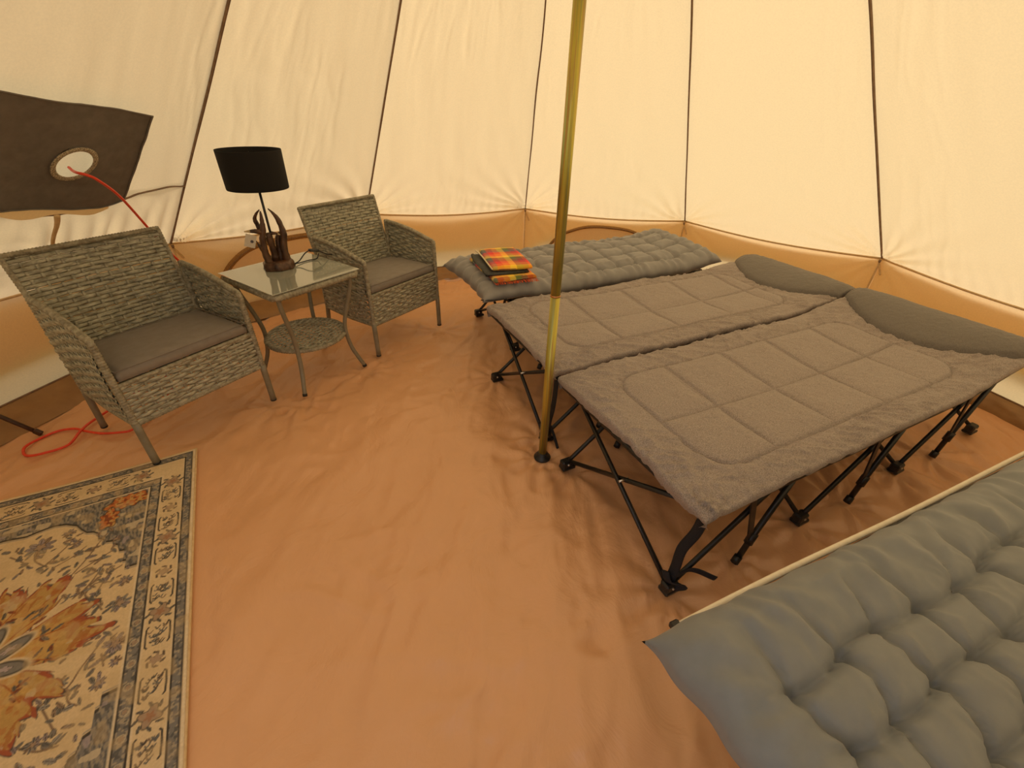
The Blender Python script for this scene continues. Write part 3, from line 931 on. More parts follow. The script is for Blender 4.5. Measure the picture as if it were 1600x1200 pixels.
antler([(-.037, .02, .170), (-.044, .02, .200), (-.049, .018, .228), (-.037, .012, .252), (-.020, .005, .270)], [.010, .009, .0075, .005, .002], False, 'antler_tine')
antler([(-.010, .01, .02), (-.006, .0, .075), (-.010, -.01, .136), (-.008, -.012, .170)], [.016, .014, .013, .009])
antler([(.004, -.012, .168), (.022, -.02, .166), (.038, -.022, .159)], [.008, .005, .002], True, 'antler_tine')
antler([(.044, 0, .02), (.040, -.004, .091), (.054, -.004, .154), (.047, 0, .217), (.032, .004, .25), (.015, .008, .272)], [.017, .014, .013, .0095, .006, .002])
antler([(.018, .022, .02), (.022, .02, .101), (.028, .015, .142), (.046, .0, .165)], [.016, .013, .010, .007])
antler([(-.052, -.02, .095), (-.060, -.03, .120), (-.067, -.034, .144)], [.008, .005, .002], False, 'antler_tine')
MB().add(*tube([(0, .012, .03), (.0, .006, .17), (.0, 0, .499)], .0056, 10)).build('lamp_stem', M_BLACK, lp)
prof = [(.1235, .362), (.1255, .360), (.1265, .364), (.1285, .510), (.1280, .515), (.1265, .513), (.1245, .366), (.1235, .362)]
shd = MB().add(*lathe(prof, 56)).build('lamp_shade', M_SHADE, lp)
MB().add(*tube([(-.125, 0, .495), (0, 0, .495), (.125, 0, .495)], .0022, 6)).add(*tube([(0, -.125, .495), (0, 0, .495), (0, .125, .495)], .0022, 6)).build('shade_spider', M_BLACK, shd)
MB().add(*lathe([(0, .40), (.017, .40), (.019, .43), (.017, .47), (0, .47)], 16)).build('bulb_socket', M_BLACKPL, lp)
# paper tag hung from the left tine
R = np.array([[.93, 0, .36], [0, 1, 0], [-.36, 0, .93]])
tg = MB().add(*box((-.090, -.035, .146), (.044, .0012, .058), R, .0003)).build('price_tag', M_TAG, lp, False)
tg['label'] = 'pale paper price tag'
Pk = [(-.085, -.0362, .143)]
MB().add(*lathe([(0, 0), (.0066, 0), (.0066, .0006), (.0035, .0006), (.0035, 0)], 14, (0, 0, 0))).build('tag_mark', M_TAGINK, tg)
tm = [o for o in bpy.data.objects if o.name == 'tag_mark'][0]
tm.rotation_euler = (PI / 2, 0, 0); tm.location = (-.084, -.0358, .143)
MB().add(*tube([(-.084, -.034, .186), (-.085, -.036, .178), (-.083, -.0355, .170)], .0007, 4)).build('tag_string', M_BINDING, tg)
# flex and plug
fl = smooth_path([(.068, .0, .010), (.095, .015, .018), (.130, .04, .045), (.160, .055, .052), (.20, .07, .04), (.235, .085, .016), (.262, .10, .008)], 40)
cb = MB().add(*tube(fl, .0030, 8)).build('lamp_cable', M_BLACKPL, lp)
MB().add(*flatbar((.150, .052, .054), (.198, .070, .044), .020, .014, bev=.004)).build('cable_switch', M_BLACKPL, cb)
fl2 = smooth_path([(.068, .004, .008), (.10, .03, .004), (.14, .055, .0035), (.18, .060, .006), (.195, .066, .03)], 24)
MB().add(*tube(fl2, .0028, 8)).build('cable_return', M_BLACKPL, cb)

# ------------------------------------------------------------------ folding cots
HR = [0.055]
def head_raise(s, L):
    return HR[0] * smooth(L - .55, L - .02, s)

def build_cot(label, O, th, L, W, zt, stations, tops, mids, group, t0=0.0, drop=.050, sl=.006):
    c = thing('camp_cot', label, 'camp cot', (O[0], O[1], 0.004), th, group)
    y = lambda t: -t
    zr = zt - drop
    for t in (t0 + .012, t0 + W - .012):
        s = np.linspace(.012, L - .012, 24)
        P = np.stack([s, 0 * s + y(t), zr + head_raise(s, L)], 1)
        MB().add(*tube(P, .011, 8)).build('side_rail', M_BLACK, c)
    for s in (.012, L - .012):
        MB().add(*tube([(s, y(t0 + .012), zr + float(head_raise(s, L))), (s, y(t0 + W - .012), zr + float(head_raise(s, L)))], .011, 8)).build('end_rail', M_BLACK, c)
    # sling
    s = np.linspace(0.004, L - .004, 30); t = np.linspace(t0 + .004, t0 + W - .004, 12)
    Sg, Tg = np.meshgrid(s, t, indexing='ij')
    Zg = zr + .006 + head_raise(Sg, L) - .018 * np.sin(PI * (Tg - t0) / W) * np.sin(PI * Sg / L)
    Vs = np.stack([Sg, -Tg, Zg], -1).reshape(-1, 3); Vb = Vs - [0, 0, .003]
    Fg = grid_faces(30, 12)
    mesh_obj('sling', np.vstack([Vs, Vb]), np.vstack([Fg, Fg[:, ::-1] + len(Vs)]), M_SLING, c)
    tn, tf = t0 + W - .035, t0 + .105
    for tt, inner in ((tf, 1), (tn, -1)):
        for i, sb in enumerate(stations):
            b = MB()
            b.add(*box((sb, y(tt), .028), (.050, .034, .036), None, .006)).add(*box((sb + .006, y(tt), .008), (.060, .040, .016), None, .004))
            ft = b.build('foot_bracket', M_BLACKPL, c, False)
            MB().add(*tube([(sb, y(tt) - .020, .030), (sb, y(tt) + .020, .030)], .0042, 8)).build('rivet', M_STEELPIN, ft)
        for i, (sb, sp, sm) in enumerate(zip(stations, tops, mids)):
            zt_ = zr - .012 + float(head_raise(sp, L))
            P = smooth_path([(sb + .008, y(tt), .036), (sb + .5 * (sp - sb), y(tt), .036 + .48 * (zt_ - .036)), (sp, y(tt), zt_)], 12)
            MB().add(*tube(P, .0088, 8)).build('leg', M_BLACK, c)
            t3 = tt - .022 * inner * -1
            t3 = tt + (.020 if inner < 0 else -.020)
            t3 = min(max(t3, t0 + .015), t0 + W - .012)
            ml = MB().add(*tube([(sm, y(t3), .004), (sm + .25 * (sp - sm), y(t3), .09), (sp + .012, y(t3), zt_)], .0098, 8)).build('prop_leg', M_BLACK, c)
            MB().add(*tube([(sm - .006, y(t3), .0), (sm + .003, y(t3), .026)], .0135, 10)).build('prop_foot', M_BLACKPL, ml)
            q = .30
            cx = sm + q * (sp - sm)
            MB().add(*tube([(cx - .006, y(t3), .085), (cx + .004, y(t3), .125)], .0145, 10)).build('clamp', M_BLACKPL, ml)
            MB().add(*flatbar((sb + .215, y(t3), zr - .015 + float(head_raise(sb + .215, L))), (cx + .002, y(t3), .078), .006, .022, upv=(1, 0, 1))).build('brace', M_BLACKPL, c, False)
    for i, sb in enumerate(stations):
        zt_ = zr - .010 + float(head_raise(sb, L))
        dz = .014
        MB().add(*tube([(sb + .012, y(tf), .034), (sb + .055, y(t0 + W - .05), zt_)], .0086, 8)).build('cross_leg', M_BLACK, c)
        x2 = MB().add(*tube([(sb - .010, y(tn), .034), (sb + .045, y(t0 + .05), zt_)], .0086, 8)).build('cross_leg', M_BLACK, c)
        yc = (y(tf) + y(tn)) / 2
        MB().add(*tube([(sb + .006, yc, .036 + .52 * (zt_ - .034)), (sb + .046, yc, .036 + .52 * (zt_ - .034))], .0042, 8)).build('pivot_rivet', M_STEELPIN, x2)
    return c

def quilt_cover(c, L, W, zt, cross, cen, bt0, bt1, bs0, pil, seed=0, lumps=True):
    """padded cover with stitched squares and a sewn-in pillow; pil = (s at edges, s at middle)"""
    skirt = .046
    def build(part):
        ta = np.concatenate([[-skirt, -skirt * .7, -skirt * .42, -.010, -.004], np.linspace(0, W, int(W / .0052)), [W + .004, W + .010, W + skirt * .42, W + skirt * .7, W + skirt]])
        sp_t = pil[1] + (pil[0] - pil[1]) * np.abs(2 * np.clip(ta, 0, W) / W - 1) ** 2.2
        if part == 'cover':
            q0 = np.array([-skirt, -skirt * .7, -skirt * .42, -.010, -.004]); n_ = int(1.7 / .0055)
            Sg = np.concatenate([np.repeat(q0[:, None], len(ta), 1), np.linspace(0, 1, n_)[:, None] * sp_t[None, :]], 0)
        else:
            q1 = L + np.array([.004, .010, skirt * .42, skirt * .7, skirt])
            Sg = np.concatenate([sp_t[None, :] + np.linspace(0, 1, 56)[:, None] * (L - sp_t)[None, :], np.repeat(q1[:, None], len(ta), 1)], 0)
        Tg = np.broadcast_to(ta[None, :], Sg.shape)
        V = surface(Sg, Tg)
        return mesh_obj('quilted_cover' if part == 'cover' else 'pillow', V.reshape(-1, 3), grid_faces(*Sg.shape), M_QUILT if part == 'cover' else M_PILLOW, c)
    def surface(Sg, Tg):
        sc, tc_ = np.clip(Sg, 0, L), np.clip(Tg, 0, W)
        es, et = Sg - sc, Tg - tc_
        e = np.maximum(np.abs(es), np.abs(et))
        u = tc_ / W; r = sc / L
        # rounded border outline and stitch lines
        pe, pm = pil
        s_p = pm + (pe - pm) * np.abs(2 * u - 1) ** 2.2
        bs1 = s_p - .10
        cxm, cym = (bs0 + pm - .06) / 2, (bt0 + bt1) / 2
        qx = np.abs(sc - cxm) - (pm - .06 - bs0) / 2 + .11; qy = np.abs(tc_ - cym) - (bt1 - bt0) / 2 + .11
        dbox = np.hypot(np.maximum(qx, 0), np.maximum(qy, 0)) + np.minimum(np.maximum(qx, qy), 0) - .11
        inside = smooth(.004, -.004, dbox)
        groove = np.exp(-(dbox / .0045) ** 2)
        lines = np.exp(-((tc_ - cen - .012 * np.sin(sc * 2.2)) / .0045) ** 2)
        for x in cross:
            lines = np.maximum(lines, np.exp(-((sc - x - .016 * np.sin(tc_ * 5 + x)) / .0045) ** 2))
        lines = lines * inside
        gr = np.maximum(groove * smooth(L, L - .2, sc), lines)
        dn = np.minimum(np.abs(tc_ - cen), np.min(np.abs(sc[..., None] - np.array(cross)), -1))
        puff = .010 * np.clip(np.minimum(dn, -dbox) / .05, 0, 1) ** .6 * inside
        isp = smooth(-.004, .008, sc - s_p)
        wr = .0150 * (ridge((sc * .85 + tc_ * .5) * 13 + seed, (tc_ * .85 - sc * .5) * 34, 33 + seed, 2) - .3) * (1 - .88 * inside) * (1 - .85 * isp) * smooth(.35, .62, vnoise(sc * 5 + seed, tc_ * 6, 61) + .12) + .004 * fbm(sc * 14, tc_ * 14, 7 + seed, 3)
        dcorn = np.hypot(sc - bs0 * .9, (tc_ - bt1)) 
        for cs, ct in ((0, 0), (0, W)):
            rho = np.hypot(sc - cs, tc_ - ct) + 1e-5; thh = np.arctan2(np.abs(tc_ - ct), sc - cs + 1e-5)
            wr = wr + .0055 * np.sin(thh * 17 + 4 * vnoise(rho * 9, thh * 2, 4 + seed)) * np.exp(-rho / .16) * smooth(0, .03, rho)
        edge = np.minimum(np.minimum(tc_, W - tc_), np.minimum(sc, L - sc))
        fat = .012 * smooth(0, .05, edge)
        scal = -.014 * (np.cos(2 * PI * (sc / L * 3.0)) * .5 + .5) * smooth(.20, 0, np.minimum(tc_, W - tc_)) * 0.7
        sag = -.032 * np.sin(PI * u) * (np.sin(PI * np.clip(r, 0, 1))) ** .6
        near = -.016 * smooth(.6, 0, sc) * smooth(.35, 1, u)
        ptop = .044 * isp * np.sqrt(np.clip(np.sin(PI * np.clip((sc - s_p) / (L + .02 - s_p), 0, 1)), 0, 1)) * (1 - .18 * np.abs(2 * u - 1) ** 3)
        Zq = zt + head_raise(sc, L) + sag + scal + near + fat + puff * 1.0 - .0085 * gr + wr + ptop - .008 * np.exp(-((sc - s_p) / .006) ** 2)
        wob = .5 + vnoise(sc * 16, tc_ * 16, 5 + seed)
        rim_pull = np.where(np.abs(es) + np.abs(et) > .008, .006, 0)
        outs = np.sign(es) * np.minimum(np.abs(es), .006) - np.sign(es) * smooth(.02, .05, np.abs(es)) * .018
        outt = np.sign(et) * np.minimum(np.abs(et), .006) - np.sign(et) * smooth(.02, .05, np.abs(et)) * .018
        Zq = Zq - e * (.75 + .35 * wob)
        X_ = sc + outs; Y_ = tc_ + outt
        if lumps:   # scrunched elastic at the near foot corner
            rho = np.hypot(Sg - 0.0, Tg - W)
            lump = ridge(Sg * 24, Tg * 24, 12, 2) * np.exp(-(rho / .075) ** 2)
            Zq = Zq + .030 * lump; X_ = X_ - .014 * lump; Y_ = Y_ + .014 * lump
        return np.stack([X_, -Y_, Zq], -1)
    cov = build('cover')
    pl = build('pillow')
    pl['label'] = 'darker sewn-in pillow'
    return cov

def strap(c, pts, w=.022, name='strap'):
    P = smooth_path(pts, 24)
    n = len(P)
    return MB().add(*tube(P, w / 2, 8, True, .22, upv=(1, .3, .2))).build(name, M_WEB, c)

STAT = [0.0, .626, 1.250, 1.875]; TOPS = [.37, .965, 1.60]; MIDS = [.28, .896, 1.515]
CW = .735
cotC = build_cot('quilted taupe cot nearest the tent pole foot, fully visible in the middle', OC, TC, 1.9, CW, .397, STAT, TOPS, MIDS, 'quilted taupe cots')
quilt_cover(cotC, 1.9, CW, .397, [.395, .700, .985, 1.30], .385, .115, .640, .150, (1.76, 1.575), 0)
strap(cotC, [(.012, -CW + .015, .36), (.012, -CW + .022, .28), (.0, -CW + .036, .20), (.0, -CW + .036, .12), (-.005, -CW + .035, .05)], .030)
strap(cotC, [(-.005, -CW + .03, .075), (.06, -CW + .02, .085), (.13, -CW - .02, .050)], .022)
strap(cotC, [(-.02, -CW + .05, .09), (-.015, -CW + .03, .06), (.02, -CW + .005, .05), (.0, -CW + .03, .02)], .03, 'strap_knot')
DW = .68
HR[0] = 0.03
cotD = build_cot('quilted taupe cot between the mattress cot with the blanket and the nearest quilted cot', OD, TD, 1.93, DW, .400, STAT, TOPS, MIDS, 'quilted taupe cots')
quilt_cover(cotD, 1.93, DW, .400, [.40, .745, 1.10, 1.44], .355, .085, .585, .150, (1.76, 1.60), 3, False)
strap(cotD, [(.02, -DW + .02, .355), (.008, -DW + .0, .30), (.012, -DW + .012, .20), (.005, -DW + .02, .12), (.01, -DW + .03, .06)], .028)
strap(cotD, [(-.03, -DW + .05, .10), (.0, -DW + .03, .07), (-.035, -DW + .02, .03)], .026, 'strap_knot')
strap(cotD, [(.01, -DW + .02, .09), (.02, -DW + .0, .05), (.015, -DW - .05, .012)], .022)
HR[0] = 0.0
cotE = build_cot('folding cot at the back wall under the tufted mattress with the plaid blanket', st2w(OE, TE, .20, -.13), TE, 1.48, .70, .346, [.05, .49, .93, 1.40], [.33, .76, 1.20], [.25, .68, 1.12], 'cots under tufted mattresses', 0.0, .024)
cotF = build_cot('cot at the lower right corner with pale piped edge under a large tufted mattress', st2w(OF, TF, .10, -.004), TF, 1.80, .70, .392, [.20, .68, 1.18, 1.74], [.50, .98, 1.52], [.42, .91, 1.43], 'cots under tufted mattresses', 0.0, .024, .0235)
s = np.linspace(.0, 1.8, 50)
pp = np.stack([s, .000 + .002 * np.sin(s * 5), .392 + head_raise(s, 1.8) + .003 * np.sin(s * 7)], 1)
pe = MB().add(*tube(pp, .0075, 8, True, .8)).build('piped_edge', M_PIPING, cotF)
pe['label'] = 'pale piped edge'
MB().add(*box((-.006, .003, .391), (.022, .018, .014), None, .003)).build('edge_clip', M_BLACKPL, cotF, False)

# ------------------------------------------------------------------ tufted mattresses
def tufted(name, label, O, th, L, W, z0, tufts_s, tufts_t, hgt, mat, group, seed=0, res=.0085, droop=0.0, ties=(), lift=0.0):
    o = thing(name, label, 'mattress', (O[0], O[1], z0), th, group)
    nx, ny = int(L / res), int(W / res)
    s = np.linspace(0, L, nx); t = np.linspace(0, W, ny)
    Sg, Tg = np.meshgrid(s, t, indexing='ij')
    us, ut = 2 * Sg / L - 1, 2 * Tg / W - 1
    prof = np.clip(1 - np.abs(us) ** (2.0 * L / .22), 0, 1) ** .5 * np.clip(1 - np.abs(ut) ** 7.0, 0, 1) ** .5
    # jittered tuft lattice
    rr = random.Random(40 + seed)
    TS = np.array([[tufts_s[i] + rr.uniform(-.012, .012) + .016 * math.sin(1.3 * j + i) for j in range(len(tufts_t))] for i in range(len(tufts_s))])
    TT = np.array([[tufts_t[j] + rr.uniform(-.006, .006) + .006 * math.sin(i * 1.9) for j in range(len(tufts_t))] for i in range(len(tufts_s))])
    dmin = np.full(Sg.shape, 9.0); dseg = np.full(Sg.shape, 9.0)
    wav = .008 * fbm(Sg * 12, Tg * 12, 3 + seed, 2)
    def seg(a, b, depth):
        ax, ay = a; bx, by = b
        vx, vy = bx - ax, by - ay
        q = np.clip(((Sg - ax) * vx + (Tg - ay) * vy) / (vx * vx + vy * vy), 0, 1)
        # the crease bows a little
        bow = .009 * np.sin(PI * q) * (1 if (ax * 91 + ay * 53) % 1 > .5 else -1)
        ln = math.hypot(vx, vy)
        return np.hypot(Sg - (ax + q * vx) + bow * vy / ln + wav, Tg - (ay + q * vy) - bow * vx / ln + wav), q
    crease = np.zeros(Sg.shape)
    ni, nj = TS.shape
    for i in range(ni):
        for j in range(nj):
            d_ = np.hypot(Sg - TS[i, j], Tg - TT[i, j]); dmin = np.minimum(dmin, d_)
            if i + 1 < ni:
                ds, q = seg((TS[i, j], TT[i, j]), (TS[i + 1, j], TT[i + 1, j]), 1)
                crease = np.maximum(crease, (.50 * np.exp(-ds / .007) + .50 * np.exp(-ds / .030)) * (.72 + .28 * np.abs(2 * q - 1)))
            if j + 1 < nj:
                ds, q = seg((TS[i, j], TT[i, j]), (TS[i, j + 1], TT[i, j + 1]), 1)
                crease = np.maximum(crease, (.55 * np.exp(-ds / .007) + .45 * np.exp(-ds / .030)) * (.66 + .34 * np.abs(2 * q - 1)))
        # pleats running from the outer tufts to the long edges
        for j, e in ((0, 0.02), (nj - 1, W - .02)):
            ds, q = seg((TS[i, j], TT[i, j]), (TS[i, j] + rr.uniform(-.05, .05), e), 1)
            crease = np.maximum(crease, np.exp(-ds / .013) * (.7 * (1 - q) ** 1.2))
    for j in range(nj):
        for i, e in ((0, .02), (ni - 1, L - .02)):
            ds, q = seg((TS[i, j], TT[i, j]), (e, TT[i, j] + rr.uniform(-.05, .05)), 1)
            crease = np.maximum(crease, np.exp(-ds / .013) * (.7 * (1 - q) ** 1.2))
    edge = np.minimum(np.minimum(Tg, W - Tg), np.minimum(Sg, L - Sg))
    tdir = np.where(np.minimum(Tg, W - Tg) < np.minimum(Sg, L - Sg), Sg, Tg)
    pucker = .0065 * np.sin(tdir * 74 + 9 * vnoise(Sg * 7, Tg * 7, 2 + seed)) * smooth(.19, .03, edge) + .004 * (ridge(tdir * 26, edge * 5 + seed, 44, 2) - .4) * smooth(.20, .05, edge)
    fine = .0075 * (ridge(Sg * 15 + 3 * Tg, Tg * 13, 8 + seed, 2) - .3) * smooth(.14, .0, np.minimum(dmin, edge + .03)) * (1 - np.exp(-dmin / .02))
    rays = 0
    for i in range(ni):
        for j in range(nj):
            dx_, dy_ = Sg - TS[i, j], Tg - TT[i, j]
            rho_ = np.hypot(dx_, dy_); m_ = rho_ < .085
            th_ = np.arctan2(dy_[m_], dx_[m_]); rm = rho_[m_]
            k_ = np.zeros(Sg.shape); k_[m_] = .0032 * np.sin(th_ * 9 + i * 2.1 + j * 3.7 + 2.5 * np.sin(th_ * 2 + i)) * np.exp(-rm / .035) * smooth(.006, .02, rm) * smooth(.085, .05, rm)
            rays = rays + k_
    fold = rays + .012 * (ridge(Sg * 5 + 2 * Tg, Tg * 7, 19 + seed, 2) - .3)
    top = hgt * prof * (1 - .14 * np.exp(-(dmin / .011) ** 2) - .50 * crease) + (pucker + fine + fold) * prof
    bot = -.25 * hgt * prof * 0
    # plan outline: edges pulled in between the pointed corners
    Xp = Sg - .030 * us * (1 - ut ** 2) * np.abs(us) ** 6 + .004 * np.sin(Tg * 55) * np.abs(us) ** 20
    Yp = Tg - .022 * ut * (1 - us ** 2) * np.abs(ut) ** 6 + .004 * np.sin(Sg * 45) * np.abs(ut) ** 20
    dz = -droop * smooth(.20, .45, Sg) * smooth(.45, 1, Tg / W) + lift * smooth(L - .35, L, Sg)
    V1 = np.stack([Xp, -Yp, np.maximum(top, .004 * prof) + .022 + dz], -1).reshape(-1, 3)
    V2 = np.stack([Xp, -Yp, .022 * (1 - prof) + dz + 0 * Sg], -1).reshape(-1, 3)
    Fg = grid_faces(nx, ny)
    ring = [(i, 0) for i in range(nx)] + [(nx - 1, j) for j in range(1, ny)] + [(i, ny - 1) for i in range(nx - 2, -1, -1)] + [(0, j) for j in range(ny - 2, 0, -1)]
    ids = [i * ny + j for i, j in ring]
    side = np.array([(a, b, b + nx * ny, a + nx * ny) for a, b in zip(ids, ids[1:] + ids[:1])])
    mesh_obj('mattress_body', np.vstack([V1, V2]), np.vstack([Fg, Fg[:, ::-1] + nx * ny, side]), mat, o)
    tf_ = MB()
    for i in range(ni):
        for j in range(nj):
            a = int(round(TS[i, j] / L * (nx - 1))); b = int(round(TT[i, j] / W * (ny - 1)))
            p = V1[a * ny + b]
            r_ = .0045
            tf_.add(*lathe([(0, .0025), (.003, .002), (r_, 0), (.003, -.002)], 8, p))
    tag(tf_.build('tuft_buttons', mat, o), kind='stuff')
    for (a, b, lab) in ties:
        P = smooth_path(a, 12)
        MB().add(*tube(P, .006, 6, True, .4)).build('tie_tape', M_WEB, o)
    return o

tufted('tufted_mattress', 'large grey tufted mattress at the lower right with its pointed corner over the floor', OF, TF, 1.92, .70, .397,
       [.135 + .1215 * i for i in range(15)], [.175, .268, .361, .454, .547], .088, M_GREYMAT, 'tufted mattresses', 0, .0062)
tufted('tufted_mattress', 'warm grey tufted mattress at the back wall carrying the folded plaid blanket', OE, TE, 1.74, .65, .374,
       [.17 + .158 * i for i in range(10)], [.115, .255, .395, .53], .082, M_GREYMAT2, 'tufted mattresses', 5, .0085, .03,
       [([(-.005, -.63, .03), (.06, -.663, .03), (.13, -.655, .025)], 0, 0), ([(1.735, -.02, .07), (1.755, .0, .07), (1.75, .02, .06)], 0, 0)], .04)

# ------------------------------------------------------------------ folded plaid blanket
def plaid(u, v):
    C = {'r': (.80, .03, .012), 'o': (.95, .22, .02), 'y': (1.0, .66, .05), 'g': (.12, .15, .03), 'b': (.14, .12, .14), 'm': (.30, .03, .03)}
    seq = ['r', 'o', 'y', 'g', 'b', 'r', 'o', 'y', 'g', 'm']
    def band(x, p):
        i = np.floor(x / p).astype(int) % len(seq)
        return np.array([C[k] for k in seq])[i]
    return band(u + 5, .034) * .55 + band(v + 5.0, .034) * .45

bl = thing('plaid_blanket', 'folded red, orange and yellow plaid blanket with dark backing on the far mattress', 'blanket', (-.072, 2.440, .468), math.radians(-72 + 2))
def slab(name, w, l, z0, h, mat, ox=0, oy=0, rot=0, seed=0, pl=True, tilt=0.0):
    nx, ny = 60, 44
    u = np.linspace(-1, 1, nx); v = np.linspace(-1, 1, ny)
    U, V_ = np.meshgrid(u, v, indexing='ij')
    pr = np.sqrt(np.clip(1 - np.maximum(np.abs(U) ** 16, np.abs(V_) ** 16), 0, 1))
    x = U * l / 2 * (1 + .03 * np.sin(V_ * 2 + seed)); y = V_ * w / 2 * (1 + .04 * np.sin(U * 2.5 + seed))
    x2 = x * math.cos(rot) - y * math.sin(rot) + ox; y2 = x * math.sin(rot) + y * math.cos(rot) + oy
    soft = .004 * fbm(U * 2.5 + seed, V_ * 2.5, 9 + seed, 3)
    zt = z0 + h * (.5 + .5 * pr) + soft + tilt * U; zb = z0 + h * .5 * (1 - pr) + tilt * U
    Vt = np.stack([x2, y2, zt], -1).reshape(-1, 3); Vb = np.stack([x2, y2, zb], -1).reshape(-1, 3)
    Ft = grid_faces(nx, ny)
    ring = [(i, 0) for i in range(nx)] + [(nx - 1, j) for j in range(1, ny)] + [(i, ny - 1) for i in range(nx - 2, -1, -1)] + [(0, j) for j in range(ny - 2, 0, -1)]
    ids = [i * ny + j for i, j in ring]
    side = np.array([(a, b, b + nx * ny, a + nx * ny) for a, b in zip(ids, ids[1:] + ids[:1])])
    c1 = plaid(x + .007 * seed, y + .011 * seed).reshape(-1, 3)
    cols = np.concatenate([np.vstack([c1, c1]), np.ones((2 * len(c1), 1))], 1)
    return mesh_obj(name, np.vstack([Vt, Vb]), np.vstack([Ft, Ft[:, ::-1] + nx * ny, side]), mat, bl, True, cols if pl else None)
slab('lower_fold', .255, .41, .000, .028, M_PLAID, .01, -.004, .05, 3)
slab('middle_fold', .25, .36, .026, .018, M_LINING, -.012, -.016, -.03, 2, False)
slab('upper_fold', .225, .36, .043, .028, M_PLAID, -.022, .016, -.05, 1)
e0 = [(-.205, -.10, .058), (-.10, -.097, .060), (.03, -.103, .061), (.152, -.108, .060)]
MB().add(*tube(smooth_path(e0, 30), .0045, 6)).build('edge_binding', M_BINDING, bl)
MB().add(*tube(smooth_path([(-.20, -.11, .026), (-.19, -.125, .036), (-.10, -.13, .030), (.05, -.128, .034), (.14, -.13, .026)], 30), .010, 8)).build('backing_roll', M_LINING, bl)
fr = MB()
for i in range(44):
    y0 = -.115 + .24 * i / 43
    fr.add(*tube([(.205, y0, .010), (.218, y0 + rnd.uniform(-.004, .004), .008), (.232, y0 + rnd.uniform(-.008, .008), .002)], .0018, 4))
frg = fr.build('fringe', mat_simple('red_fringe', (.55, .06, .02), (.7, .15, .04), .9), bl)
frg['kind'] = 'stuff'

